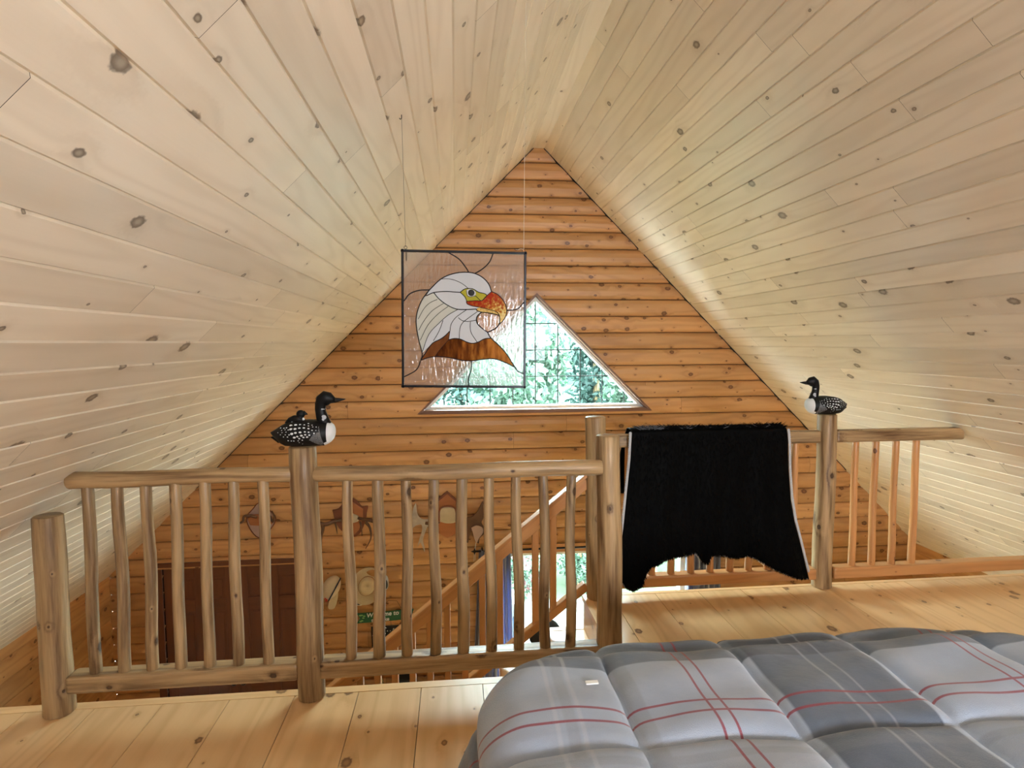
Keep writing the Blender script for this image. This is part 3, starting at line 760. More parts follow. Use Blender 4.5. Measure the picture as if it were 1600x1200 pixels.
loon('loon_decoy', 'black and white loon decoy with a chick on its back, on the left log post', -.612, RY, 1.0515)
loon('loon_decoy', 'black-billed bird decoy facing left on the post beside the black hide, by the right slope', 2.155, RY2, 1.037, flip=-1, with_chick=False)

# ------------------------------------------------------------------ stained glass eagle panel
GY = 2.13
def G(px, py, d=0.): p = at(px, py, Y=GY); return Vector((p[0], GY+d, p[2]))
c1 = lambda x, y: (640+x*190/1200, 410+y*190/1200)
c2 = lambda x, y: (600+x*.20833, 370+y*.20833)
cor = [c2(148, 112), c2(1050, 130), c2(1046, 1118), c2(152, 1110)]
gp0 = G(*c2(600, 1120)); sg = thing('stained_glass_panel', 'square stained glass panel of an eagle head hanging on thin lines before the gable', 'stained glass', tuple(gp0))
mb = MB(); q = [G(*c) for c in cor]; mb.prism([(p.x, p.z) for p in q], GY-.0012, GY+.0012); mb.build('clear_glass', 'ripple', sg)
mb = MB(); fr = [G(*c2(138, 104)), G(*c2(1060, 124)), G(*c2(1053, 1126)), G(*c2(143, 1120))]
for a, b in zip(fr, fr[1:]+fr[:1]):
    t = (b-a).normalized()*.006; mb.tube([a-t, b+t], .0062, 4, flat=(1, 1), phase=PI/4)
mb.build('metal_frame', 'zinc', sg, bevel=.0015)
def glass(name, pts, mat, d=.0022, k=4, smooth=True):
    p = [G(*c1(*c)) for c in pts]
    mb = MB(); mb.prism([(v.x, v.z) for v in p], GY-d, GY+d); o = mb.build(name, mat, sg); return o
HO = [(110, 965), (125, 900), (95, 780), (72, 660), (65, 560), (85, 460), (130, 360), (200, 270), (310, 165), (420, 115), (540, 98), (640, 110), (720, 150), (780, 215), (808, 290)]
def cm(pts, k=5): return [(p.x, p.y) for p in catmull([(x, y, 0) for x, y in pts], k)]
head_top = cm(HO[7:]) + cm([(760, 330), (740, 310), (680, 295), (620, 262), (550, 262), (500, 297)]) + cm([(500, 297), (430, 292), (350, 288), (240, 298), (165, 330)])
glass('white_glass', head_top, 'gwhite')
glass('white_glass', cm([(240, 300), (350, 288), (430, 292), (500, 297), (510, 305), (545, 340), (565, 385), (570, 410), (640, 435), (690, 447), (660, 462)])+cm([(660, 462), (560, 465), (460, 460), (370, 420), (290, 360), (240, 300)]), 'gwhite', .0024)
nape = cm([(165, 330), (130, 360), (85, 460), (65, 560), (72, 660), (95, 780), (125, 895)])+cm([(125, 895), (190, 710), (290, 600), (380, 520), (475, 462)])+cm([(475, 462), (460, 460), (370, 420), (290, 360), (240, 300)])
glass('cream_glass', nape, 'gcream', .0023)
thr = cm([(125, 895), (190, 710), (290, 600), (380, 520), (475, 462)])+cm([(475, 462), (560, 465), (660, 460)])+[(670, 478), (712, 490)]+cm([(712, 490), (668, 530), (660, 580), (690, 630), (770, 690)])+cm([(770, 690), (800, 750), (740, 755), (680, 785), (620, 800), (560, 785), (500, 758), (440, 752), (385, 765)])+cm([(395, 680), (350, 725), (300, 760), (225, 800), (125, 895)])
glass('white_glass', thr, 'gwhite', .0021)
glass('brown_glass', cm([(110, 965), (160, 890), (225, 800), (300, 760), (350, 725), (395, 680)])+cm([(385, 765), (300, 860), (250, 930)])+cm([(250, 930), (200, 935), (110, 965)]), 'gbrown', .0025)
glass('amber_glass', cm([(250, 930), (300, 860), (385, 765), (440, 752), (500, 758), (560, 785), (620, 800), (680, 785), (740, 755), (800, 750)])+cm([(800, 750), (880, 820), (960, 910), (1035, 1032)])+cm([(1035, 1032), (940, 985), (830, 950), (720, 955), (620, 970), (520, 965), (400, 940), (300, 930), (250, 930)]), 'gamber', .0025)
glass('yellow_glass', cm([(500, 295), (550, 262), (620, 262), (680, 295), (740, 310), (760, 330)])+cm([(760, 330), (730, 365), (710, 380), (650, 378), (565, 382), (545, 340), (500, 295)]), 'gyellow', .0027)
glass('beak_glass', cm([(560, 385), (650, 378), (710, 378), (750, 340), (808, 290)])+cm([(808, 290), (870, 320), (925, 380), (955, 450), (950, 520), (920, 575), (888, 605)])+cm([(888, 605), (892, 560), (880, 510), (840, 480), (780, 465), (700, 445), (620, 430), (570, 410), (560, 385)]), 'gbeak', .0028)
glass('gold_glass', cm([(660, 458), (700, 445), (780, 465), (840, 480), (880, 515)])+cm([(880, 515), (820, 505), (760, 495), (710, 490), (665, 475), (660, 458)]), 'ggold', .0027)
glass('eye_white', cm([(560, 275), (600, 262), (650, 290), (645, 330), (600, 340), (570, 325), (560, 275)]), 'gwhite', .0031)
ey = G(*c1(608, 300)); mb = MB(); mb.ball(ey, .0135, (1, .5, 1), 20, 10); mb.build('eye', 'matteblack', sg, smooth=True)
lines = [HO, [(310, 165), (400, 165), (480, 190), (540, 225), (580, 260)], [(165, 330), (240, 298), (350, 288), (430, 292), (500, 297)],
 [(240, 300), (290, 360), (370, 420), (460, 460), (560, 465), (660, 460)], [(85, 560), (140, 460), (200, 400), (275, 365)], [(90, 670), (140, 580), (220, 480), (335, 405)],
 [(105, 770), (180, 620), (280, 510), (380, 435)], [(125, 885), (190, 710), (290, 600), (380, 520), (475, 465)], [(235, 775), (290, 680), (330, 572)],
 [(385, 765), (398, 680), (410, 610), (450, 550), (500, 510), (560, 468)], [(490, 755), (495, 660), (520, 600), (580, 550), (670, 485)], [(665, 785), (610, 700), (598, 640), (600, 585)],
 [(480, 545), (520, 575), (580, 583), (655, 570)], [(808, 290), (870, 320), (925, 380), (955, 450), (950, 520), (920, 575), (888, 605)], [(888, 605), (892, 560), (880, 510), (840, 480), (780, 465), (700, 445), (620, 430), (570, 410), (560, 385)],
 [(560, 385), (650, 378), (710, 378), (750, 340), (808, 290)], [(660, 458), (665, 475), (710, 490), (760, 495), (820, 505), (884, 520)], [(712, 490), (668, 530), (660, 580), (690, 630), (770, 690)], [(770, 690), (850, 650), (888, 605)],
 [(770, 690), (800, 745), (880, 820), (960, 910), (1035, 1032)], [(1035, 1032), (940, 985), (830, 950), (720, 955), (620, 970), (520, 965), (400, 940), (300, 930), (200, 935), (110, 965)],
 [(395, 680), (350, 725), (300, 760), (225, 800), (160, 890), (110, 965)], [(385, 765), (440, 752), (500, 758), (560, 785), (620, 800), (680, 785), (740, 755), (800, 750)], [(385, 765), (300, 860), (250, 930)],
 [(500, 295), (550, 262), (620, 262), (680, 295), (740, 310), (760, 330), (730, 365), (710, 380)], [(500, 295), (545, 340), (565, 385)], [(560, 275), (570, 325), (600, 340), (645, 330), (665, 345), (700, 378)]]
mb = MB()
thin = {1, 4, 5, 6, 7, 8, 9, 10, 11, 12, 23}
for i, l in enumerate(lines):
    p = [G(*c1(*c)) for c in cm(l, 4)]; mb.tube(p, .0016 if i in thin else .0024, 6, flat=(2.2 if i in thin else 1.6, 1), up=(0, 1, 0))
for l in [[(480, 116), (560, 165), (610, 225), (637, 268)], [(820, 122), (790, 190), (740, 240), (680, 277)], [(150, 482), (190, 430), (260, 402), (340, 398)], [(918, 552), (990, 545), (1025, 520), (1052, 488)], [(272, 930), (262, 965), (235, 1005), (152, 1050)], [(657, 935), (655, 990), (635, 1060), (635, 1118)], [(980, 975), (1005, 1010), (1048, 1026)]]:
    p = [G(*c2(*c)) for c in cm(l, 4)]; mb.tube(p, .0022, 6, flat=(1.5, 1), up=(0, 1, 0))
mb.build('lead_lines', 'lead', sg, smooth=True)
# hooks, chain and hanging lines
for cx_, cy_ in ((162, 80), (1048, 108)):
    mb = MB(); c = G(*c2(cx_, cy_)); mb.tube([c+Vector((math.cos(a)*.0055, 0, math.sin(a)*.0055)) for a in np.linspace(0, 2*PI, 16)], .001, 6, caps=False)
    mb.build('hanging_loop', 'metal', sg, smooth=True)
mb = MB(); c = G(*c2(168, 120), -.009)
for i in range(7):
    q_ = c+Vector((0, 0, -.0045*i)); mb.tube([q_+Vector((math.cos(a)*.002, (i % 2)*.001, math.sin(a)*.003)) for a in np.linspace(0, 2*PI, 9)], .0006, 4, caps=False)
mb.build('chain_end', 'metal', sg)
for cx_, cy_, dx in ((162, 76, -.006), (1048, 102, .012)):
    c = G(*c2(cx_, cy_)); top = Vector((c.x+dx, GY, zL(c.x+dx)+.01))
    mb = MB(); mb.tube([c, top], .0006 if dx < 0 else .0008, 6); o = mb.build('hanging_line', 'metal' if dx < 0 else 'thread', sg)
    mb = MB(); mb.tube([top+Vector((0, 0, 0)), top+Vector((0, 0, -.022)), top+Vector((-.004, 0, -.026)), top+Vector((-.008, 0, -.022))], .0015, 6); mb.build('hook', 'matteblack', o)
    if dx > 0:
        mb = MB(); mb.tube(catmull([c, c+Vector((-.01, -.003, .006)), c+Vector((-.022, -.004, .001)), c+Vector((-.031, -.003, .003))]), .0008, 6); mb.build('line_tail', 'thread', o)

# ------------------------------------------------------------------ black hide over the far railing
hd = thing('animal_hide', 'black furry animal hide with grey scalloped felt edge draped over the far railing', 'hide', (1.45, RY2-.05, 0))
FYh = RY2-.060
def lerp_tab(tab, x):
    if x <= tab[0][0]: return tab[0][1]
    for (a, va), (b, vb) in zip(tab, tab[1:]):
        if x <= b: return va+(vb-va)*(x-a)/(b-a)
    return tab[-1][1]
HW = lambda px, py: (lambda p: (p[0], p[2]))(at(px, py, Y=FYh))
bot = [HW(*p) for p in [(972, 905), (980, 918), (992, 923), (1006, 917), (1012, 898), (1018, 884), (1040, 876), (1062, 871), (1085, 867), (1095, 863), (1104, 878), (1112, 880), (1118, 866), (1140, 868), (1160, 871), (1178, 868), (1190, 872), (1205, 882), (1225, 893), (1250, 903), (1265, 905)]]
lef = [(z, x) for x, z in [HW(988, 672), HW(986, 720), HW(981, 770), HW(976, 820), HW(971, 860), HW(970, 905)]][::-1]
rig = [(z, x) for x, z in [HW(1230, 672), HW(1232, 690), HW(1233, 730), HW(1237, 780), HW(1243, 815), HW(1252, 850), HW(1262, 890), HW(1266, 905)]][::-1]
zt = .955; NX, NZ = 90, 46
def hide_pt(i, j):
    s_ = i/NX; f = j/NZ
    xb = bot[0][0]+(bot[-1][0]-bot[0][0])*s_; zb = lerp_tab(bot, xb)
    z = zt+(zb-zt)*f
    x = lerp_tab(lef, z)+(lerp_tab(rig, z)-lerp_tab(lef, z))*s_
    wv = .012*f*math.sin(s_*19+1)+.010*f*math.sin(s_*43+f*3)+.010*math.sin(f*5+s_*7)*f
    if zb < .1 and f > .8: wv -= .0
    return Vector((x, min(FYh+.006-.0*f+wv, RY2-.045), z))
mb = MB(); vs = [hide_pt(i, j) for j in range(NZ+1) for i in range(NX+1)]
fs = [(j*(NX+1)+i, (j+1)*(NX+1)+i, (j+1)*(NX+1)+i+1, j*(NX+1)+i+1) for j in range(NZ) for i in range(NX)]
# over the rail and down the back
nb = []
arc = [(-.045, .965), (-.02, .972), (.02, .972), (.045, .965), (.05, .90), (.055, .80), (.06, .70), (.062, .62), (.065, .54)]
for (dy, z) in arc:
    for i in range(NX+1):
        s_ = i/NX; e = max(0, .965-z)*.25; x0, x1 = lerp_tab(lef, .95)-e, lerp_tab(rig, .95)+e*.9
        nb.append(Vector((x0+(x1-x0)*s_, RY2+dy, z+(.02*math.sin(s_*15) if z < .9 else 0)+(.03*math.cos(s_*2*PI) if z < .6 else 0))))
base = len(vs); vs += nb; row0 = 0
prev = [i for i in range(NX+1)]
for r_ in range(len(arc)):
    cur = [base+r_*(NX+1)+i for i in range(NX+1)]
    fs += [(prev[i], prev[i+1], cur[i+1], cur[i]) for i in range(NX)]; prev = cur
mb.add(vs, fs, None, 0); mb.build('hide_skin', 'fur', hd, solid=.006, smooth=True)
mb = MB()
def blade(p, d, L, w, mat=0):
    d = Vector(d).normalized(); sd = d.cross(Vector((0, 1, 0))).normalized()*w
    a = p; b = p+d*L*.55+Vector((0, -.004, 0)); c = p+d*L+Vector((0, -.001, 0))
    mb.add([a-sd, a+sd, b+sd*.7, b-sd*.7, c], [(0, 1, 2, 3), (3, 2, 4)], None, mat)
for _ in range(5200):
    i, j = random.uniform(1.2, NX-1.2), random.uniform(0, NZ)**1.0
    p = hide_pt(i, min(j, NZ-.6)); p.y -= .004
    blade(p, (random.uniform(-.3, .3), random.uniform(-.35, -.05), -1), random.uniform(.018, .035), .0016)
for _ in range(1500):   # shaggy lower edge
    i = random.uniform(0, NX); p = hide_pt(i, NZ-.3)
    blade(p, (random.uniform(-.5, .5), random.uniform(-.2, .05), -1), random.uniform(.010, .024), .0014)
for _ in range(1600):   # tufts standing over the rail
    s_ = random.uniform(.06, .99); x_ = lerp_tab(lef, .95)+(lerp_tab(rig, .95)-lerp_tab(lef, .95))*s_
    gx = s_ < .20 or (.33 < s_ < .42 and random.random() < .5) or random.random() < .06
    hgt = .5+.5*math.sin(s_*9)
    blade(Vector((x_, RY2+random.uniform(-.04, .03), .970)), (random.choice((-1, 1))*random.uniform(.4, 1.6), -.2, .45), random.uniform(.022, .040+.014*hgt), .0022, 1 if gx and random.random() < .7 else 0)
mb.build('fur', ['fur', 'furgrey'], hd)
# scalloped felt edging
mb = MB()
def edging(path, side, r=.0085, step=.0125):
    path = [Vector(p) for p in path]; d = 0; L = 0
    for a, b in zip(path, path[1:]):
        seg = (b-a).length
        while d < L+seg:
            p = a.lerp(b, (d-L)/seg); mb.ball(p+Vector(side), r, (1, .35, 1), 8, 6, mat=0); d += step
        L += seg
    mb.tube([p for p in path], .0065, 6, flat=(.6, 1))
edging([hide_pt(0, j)+Vector((-.008, -.004, 0)) for j in range(0, NZ-3, 2)], (-.002, 0, 0))
edging([hide_pt(NX, j)+Vector((.008, -.004, 0)) for j in range(0, NZ, 2)], (.002, 0, 0))
edging([hide_pt(i, NZ)+Vector((0, .004, -.004)) for i in range(0, NX+1, 2)], (0, 0, -.001), .006)
# loops of edging hanging at the back flap
lp = [HW(1190, 872), HW(1202, 888), HW(1215, 899), HW(1235, 906), HW(1255, 906)]
edging([Vector((x, RY2+.052, z)) for x, z in lp], (0, 0, 0), .006)
lp = [HW(1238, 762), HW(1244, 768), HW(1245, 778), HW(1243, 787), HW(1239, 790)]
edging([Vector((x, RY2+.06, z)) for x, z in lp], (0, 0, 0), .006)
lp = [HW(975, 700), HW(973, 722), HW(971, 745), HW(974, 760), HW(977, 790)]
edging([Vector((x, RY2+.06, z)) for x, z in lp], (0, 0, 0), .004)
mb.build('felt_edging', 'felt', hd, smooth=True)

# ------------------------------------------------------------------ bed and comforter
BX0, BX1, BY0, BY1 = .14, 1.72, -.55, 1.55
bd = thing('bed', 'bed under the plaid comforter at the foot of the view', 'bed', ((BX0+BX1)/2, .5, 0))
mb = MB(); mb.box((BX0+.06, BY0, .26), (BX1-.06, BY1-.10, .535)); mb.build('mattress', 'cream', bd, bevel=.05)
mb = MB(); mb.box((BX0+.04, BY0, .10), (BX1-.04, BY1-.05, .255)); mb.build('bed_frame', 'stairwood', bd, bevel=.01)
for x_ in (BX0+.09, BX1-.09):
    for y_ in (BY0+.06, BY1-.1):
        mb = MB(); mb.box((x_-.03, y_-.03, 0), (x_+.03, y_+.03, .10)); mb.build('leg', 'stairwood', bd)
def comf():
    mb = MB(); st = .0095; RC_ = .20; rnd = .12
    cx0, cx1, cy0, cy1 = .165, 1.66, BY0, 1.50      # core where the cloth lies flat, with a rounded corner
    us = np.arange(-.34, 2.2, st); vs_ = np.arange(BY0, 1.84, st)
    pts = []
    sx = [.393+.3685*k for k in range(-3, 6)]; sy = [1.15+.37*k for k in range(-5, 2)]+[1.535]
    def puff(u, v):
        du = min(abs(u-s) for s in sx); dv = min(abs(v-s) for s in sy); L = .185
        a = 1-math.exp(-du/.014); b = 1-math.exp(-dv/.014)
        return .030*a*b*(.70+.15*min(1, du/.12)+.15*min(1, dv/.12)), min(du, dv)
    for v in vs_:
        for u in us:
            # nearest point of the rounded core
            x = min(max(u, cx0+RC_), cx1-RC_); y = min(v, cy1-RC_)
            dx, dy = u-x, v-y; d = math.hypot(dx, dy)
            pz, dm = puff(u, v)
            if d <= RC_:
                P = Vector((u, v, .575+pz)); N = None
            else:
                nx, ny = dx/d, dy/d; e = d-RC_
                bx, by = x+nx*RC_, y+ny*RC_
                if e < rnd*PI/2:
                    t = e/rnd; out = rnd*math.sin(t); dz = rnd*(1-math.cos(t)); nn = Vector((nx*math.sin(t), ny*math.sin(t), math.cos(t)))
                else:
                    h = e-rnd*PI/2; ang = math.atan2(ny, nx)
                    out = rnd+.03*math.sin(h*6)+.018*math.sin(ang*9+u*6+v*5)*min(1, h*5)+h*.10; dz = rnd+h*.97; nn = Vector((nx, ny, 0))
                P = Vector((bx+nx*out, by+ny*out, .575-dz))+nn*pz
            P.z += .004*math.sin(u*21+v*7)+.003*math.sin(v*33-u*11)
            P.z = max(P.z, .02+.004*math.sin(u*30))
            pts.append(P)
    nu = len(us); fs = []; uvs = []
    for j in range(len(vs_)-1):
        for i in range(nu-1):
            f = (j*nu+i, j*nu+i+1, (j+1)*nu+i+1, (j+1)*nu+i); fs.append(f)
            uvs.append([(us[i], vs_[j]), (us[i+1], vs_[j]), (us[i+1], vs_[j+1]), (us[i], vs_[j+1])])
    mb.add(pts, fs, uvs, 0)
    o = mb.build('comforter', 'comforter', None, smooth=True, solid=.012)
    tag(o, 'quilted grey plaid comforter with red double stripes spread over the bed', 'comforter')
    # hem piping along the outer edge rows
    m2 = MB(); jr = next(j for j, v in enumerate(vs_) if v > 1.60); ir = next(i for i, u in enumerate(us) if u > -.33)
    m2.tube([pts[jr*nu+i]+Vector((0, .0, .008)) for i in range(ir, nu, 2)], .0045, 6)
    h = m2.build('piping', 'navycloth', o, smooth=True)
    return o, pts, us, vs_, nu
MT['navycloth'] = plain('slate_piping', (.08, .10, .14), .8)
cf, cpts, cus, cvs, cnu = comf()
def cpt(u, v):
    i = min(range(len(cus)), key=lambda k: abs(cus[k]-u)); j = min(range(len(cvs)), key=lambda k: abs(cvs[k]-v)); return cpts[j*cnu+i]
mb = MB(); tp = at(925, 1080, Z=.585); tz = cpt(tp[0], tp[1])[2]
mb.box((tp[0]-.016, tp[1]-.006, tz+.007), (tp[0]+.016, tp[1]+.008, tz+.011)); mb.build('white_tag', 'vinyl', cf, bevel=.001)

# ------------------------------------------------------------------ antler mounts on the gable wall
AY = WY-.032
def A(px, py, d=0.): p = at(px, py, Y=AY); return Vector((p[0], AY-d, p[2]))
def arrow(root, segs, mat):   # antler made of tapering beams
    mb = MB()
    for pts, r0, r1 in segs:
        p = catmull([A(x, y, d) for x, y, d in pts], 4); n = len(p); mb.tube(p, [(r0+(r1-r0)*i/(n-1)) for i in range(n)], 9, wob=.12)
    return mb.build('antler', mat, root, smooth=True)
k5 = lambda x, y: (620+x*200/1500, 740+y*200/1500)
k6 = lambda x, y: (490+x*150/1385, 740+y*150/1385)
k7 = lambda x, y: (350+x*130/1114, 760+y*130/1114)
def poly(name, pts, d0, d1, mat, root, bevel=.004, dots=0):
    p = [A(*c) for c in pts]; mb = MB(); mb.prism([(v.x, v.z) for v in p], AY-d1, AY-d0)
    for _ in range(dots):
        mb.ball(A(*k4(random.uniform(552, 785), random.uniform(715, 935)), .0105), random.uniform(.003, .0055), (1, .3, 1), 6, 4, mat=1)
    return mb.build(name, [mat, 'white'], root, bevel=bevel)
# middle big moose antlers
m1 = thing('antler_mount', 'palmed moose antlers on a pointed wooden plaque, nearest the patio door', 'antlers', tuple(A(699, 835)), 'antler mounts in a row on the log wall')
poly('plaque', [k5(*c) for c in [(480, 310), (590, 205), (700, 310), (705, 690), (595, 748), (490, 690)]], 0, .022, 'plaque', m1)
poly('plaque_border', [k5(*c) for c in [(470, 300), (590, 198), (705, 300), (705, 330), (590, 232), (475, 330)]], .004, .027, 'plaque_dark', m1, .002)
poly('skull_cover', [k5(*c) for c in cm([(500, 545), (500, 430), (520, 385), (600, 372), (680, 385), (695, 430), (695, 545), (595, 566), (500, 545)], 3)[:-1]], .022, .055, 'bone', m1, .01)
mb = MB(); mb.tube([A(*k5(*c), .058) for c in cm([(498, 540), (498, 430), (530, 375), (600, 362), (670, 375), (695, 430), (695, 540)])], .007, 8); mb.build('cord_border', 'plaque_dark', m1, smooth=True)
def palm(root, outline, d, mat):
    p = [A(*c) for c in outline]; mb = MB(); mb.prism([(v.x, v.z) for v in p], AY-d-.014, AY-d); return mb.build('antler', mat, root, bevel=.005)
palm(m1, [k5(*c) for c in cm([(500, 540), (380, 520), (300, 515), (250, 470), (235, 400), (225, 335), (195, 400), (180, 470), (150, 520), (60, 480), (150, 560), (170, 630), (230, 590), (290, 580), (300, 640), (270, 740), (235, 880), (250, 830), (280, 790), (300, 830), (330, 900), (325, 830), (310, 760), (340, 660), (380, 590), (500, 570)], 3)], .03, 'antler_pale')
palm(m1, [k5(*c) for c in cm([(695, 540), (800, 505), (890, 480), (950, 410), (1003, 310), (1010, 420), (1015, 500), (990, 560), (1040, 640), (1020, 690), (970, 740), (960, 800), (930, 780), (900, 700), (880, 640), (850, 720), (830, 800), (790, 720), (695, 580)], 3)], .03, 'antler')
arrow(m1, [([(*k5(500, 545), .04), (*k5(420, 560), .06), (*k5(340, 560), .05)], .016, .014), ], 'antler')
# left antlers
m2_ = thing('antler_mount', 'dark branching antlers on a reddish scalloped plaque, above the cowboy hat', 'antlers', tuple(A(545, 820)), 'antler mounts in a row on the log wall')
poly('plaque', [k6(*c) for c in cm([(275, 520), (360, 500), (420, 430), (500, 370), (570, 345), (640, 400), (700, 465), (790, 460), (770, 560), (760, 640), (690, 830), (590, 905), (500, 840), (400, 810), (320, 680), (275, 520)], 3)[:-1]], 0, .02, 'plaque_dark', m2_)
poly('plaque_face', [k6(*c) for c in [(430, 470), (570, 400), (720, 500), (720, 620), (660, 800), (590, 870), (500, 800), (420, 640)]], .018, .026, 'plaque', m2_, .003)
poly('skull_cover', [k6(*c) for c in [(430, 580), (570, 555), (660, 590), (660, 670), (560, 700), (440, 680)]], .025, .05, 'bone', m2_, .01)
arrow(m2_, [([(*k6(430, 640), .05), (*k6(330, 645), .08), (*k6(220, 675), .10), (*k6(120, 660), .10), (*k6(40, 620), .09)], .013, .017), ([(*k6(170, 690), .10), (*k6(175, 760), .11), (*k6(155, 860), .12), (*k6(160, 1030), .12)], .017, .004), ([(*k6(330, 650), .08), (*k6(360, 720), .10), (*k6(375, 815), .1)], .010, .003), ([(*k6(120, 660), .1), (*k6(80, 700), .1), (*k6(30, 740), .1)], .02, .008), ([(*k6(190, 690), .1), (*k6(250, 690), .09), (*k6(320, 660), .08)], .012, .006)], 'antler')
arrow(m2_, [([(*k6(660, 620), .05), (*k6(740, 620), .08), (*k6(830, 620), .10), (*k6(900, 640), .1)], .013, .018), ([(*k6(690, 650), .08), (*k6(715, 720), .1), (*k6(725, 845), .1)], .010, .003), ([(*k6(780, 650), .1), (*k6(840, 740), .1), (*k6(850, 880), .11), (*k6(780, 1015), .12)], .014, .003), ([(*k6(880, 630), .1), (*k6(930, 560), .1), (*k6(940, 480), .1)], .012, .003)], 'antler')
# far left mount
m3 = thing('antler_mount', 'short dark horns on a pale shield plaque above the dark door', 'antlers', tuple(A(408, 818)), 'antler mounts in a row on the log wall')
poly('plaque', [k7(*c) for c in cm([(320, 380), (400, 290), (470, 215), (560, 250), (640, 330), (705, 420), (650, 540), (560, 640), (470, 675), (380, 590), (320, 470), (320, 380)], 3)[:-1]], 0, .02, 'plush', m3)
mb = MB(); mb.tube([A(*k7(*c), .02) for c in cm([(320, 380), (400, 290), (470, 215), (560, 250), (640, 330), (705, 420), (650, 540), (560, 640), (470, 675), (380, 590), (320, 470), (320, 380)], 3)], .005, 6); mb.build('plaque_border', 'plaque_dark', m3, smooth=True)
poly('skull_cover', [k7(*c) for c in [(330, 400), (400, 360), (600, 350), (680, 400), (680, 480), (560, 510), (370, 505)]], .02, .05, 'plaque', m3, .012)
arrow(m3, [([(*k7(470, 390), .05), (*k7(380, 360), .07), (*k7(310, 370), .08), (*k7(300, 430), .09), (*k7(210, 460), .10), (*k7(140, 455), .1)], .012, .008)], 'antler')
arrow(m3, [([(*k7(560, 400), .05), (*k7(640, 360), .07), (*k7(690, 440), .08), (*k7(715, 360), .09), (*k7(690, 285), .1)], .013, .006)], 'antler')

# pale wooden ornament hanging by the moose antlers
t = thing('hanging_ornament', 'pale wooden paddle-shaped ornament hanging on a cord from the right moose antler', 'ornament', tuple(A(745, 850)))
poly('paddle', [k5(*c) for c in cm([(870, 610), (930, 585), (1000, 610), (1005, 670), (960, 730), (930, 790), (900, 720), (870, 610)], 3)[:-1]], .05, .062, 'plush', t, .004)
mb = MB(); mb.tube([A(*k5(925, 780), .055), A(*k5(905, 890), .055), A(*k5(900, 1000), .055)], .003, 6); mb.tube([A(*k5(925, 780), .055), A(*k5(918, 890), .055), A(*k5(915, 990), .055)], .003, 6); mb.build('cord', 'thread', t)

# ------------------------------------------------------------------ curtains and rod
rod = thing('curtain_rod', 'black curtain rod with a star-shaped finial above the patio door', 'curtain rod', tuple(A(820, 853, .05)))
rz = -.385
mb = MB(); mb.tube([(.16, WY-.10, rz), (2.52, WY-.10, rz)], .009, 10); mb.build('rod', 'matteblack', rod, smooth=True)
for x_ in (.15, 2.53):
    mb = MB(); pts = []
    for i in range(8):
        a = i*PI/4; r = .032 if i % 2 == 0 else .012; pts.append((x_+math.cos(a)*r, rz+math.sin(a)*r))
    mb.prism(pts, WY-.106, WY-.094); mb.build('finial', 'matteblack', rod)
for x_ in (.22, 1.25, 2.46):
    mb = MB(); mb.box((x_-.006, WY-.10, rz-.006), (x_+.006, WY-.02, rz+.006)); mb.build('bracket', 'matteblack', rod)
def curtain(x0, x1, xb0, xb1, z1, label, seed):
    mb = MB(); nx, nz = 70, 30; vs = []
    for j in range(nz+1):
        f = j/nz; a = x0+(xb0-x0)*f; b = x1+(xb1-x1)*f
        for i in range(nx+1):
            s_ = i/nx; y = WY-.10+.028*math.sin(s_*2*PI*7+seed+.6*math.sin(f*4))*(1-.25*f)
            vs.append((a+(b-a)*s_+.004*math.sin(s_*60), y, z1+(GZ+.03-z1)*f))
    fs = [(j*(nx+1)+i, (j+1)*(nx+1)+i, (j+1)*(nx+1)+i+1, j*(nx+1)+i+1) for j in range(nz) for i in range(nx)]
    mb.add(vs, fs); return tag(mb.build('curtain', 'curtain', None, smooth=True, solid=.002), label, 'curtain', 'curtains of the patio door')
curtain(.19, .47, .08, .53, rz+.012, 'blue-grey curtain at the left side of the patio door, behind the stair railing', 0)
curtain(2.10, 2.44, 2.08, 2.44, rz+.012, 'blue-grey curtain at the right side of the patio door, below the hide', 2)
# dark bag on the wall left of the curtain
t = thing('hanging_bag', 'small black bag hanging on the wall beside the left curtain', 'bag', tuple(A(745, 920)))
mb = MB(); c = A(739, 903, .03); mb.ball(c, .038, (.65, .5, 1.25), 12, 8); mb.build('pouch', 'matteblack', t, smooth=True)
mb = MB(); mb.tube(catmull([c+Vector((-.02, 0, .03)), c+Vector((-.008, .01, .12)), c+Vector((.008, .01, .12)), c+Vector((.018, 0, .03))]), .004, 6); mb.build('strap', 'matteblack', t, smooth=True)

# ------------------------------------------------------------------ hats, sign and cloth on the wall
k4 = lambda x, y: (490+x/6, 860+y/6)
t = thing('visor_cap', 'pale cream peaked cap with a dark band hanging left of the straw hat', 'hat', tuple(A(518, 948)))
mb = MB(); R45 = Matrix.Rotation(.50, 3, 'Y'); cc = A(*k4(178, 322), .06)
mb.ball(cc, .095, (.78, .62, 1.18), 20, 12, rot=R45); mb.build('crown', 'cream', t, smooth=True)
mb = MB(); ring = [cc+R45 @ Vector((.034+.030*math.sin(a)*0, math.cos(a)*.062, math.sin(a)*.105)) for a in np.linspace(0, 2*PI, 30)]
mb.tube(ring, .006, 6, caps=False); mb.build('band', 'navy', t, smooth=True)
poly('peak', [k4(*c) for c in cm([(160, 430), (235, 365), (238, 420), (220, 490), (200, 522), (160, 525), (148, 500), (160, 430)], 3)[:-1]], .05, .056, 'straw', t, .002)
mb = MB(); 
for c in ((140, 395), (152, 405), (146, 415)): mb.ball(A(*k4(*c), .125), .008, (1, .3, 1), 8, 6)
mb.build('badge', 'red', t)
t = thing('cowboy_hat', 'straw cowboy hat with a wide brim hanging above the green sign', 'hat', tuple(A(580, 938)))
hc = A(*k4(505, 320), .03)
RH = Matrix.Rotation(-.35, 3, 'Y') @ Matrix.Rotation(-PI/2+.45, 3, 'X')
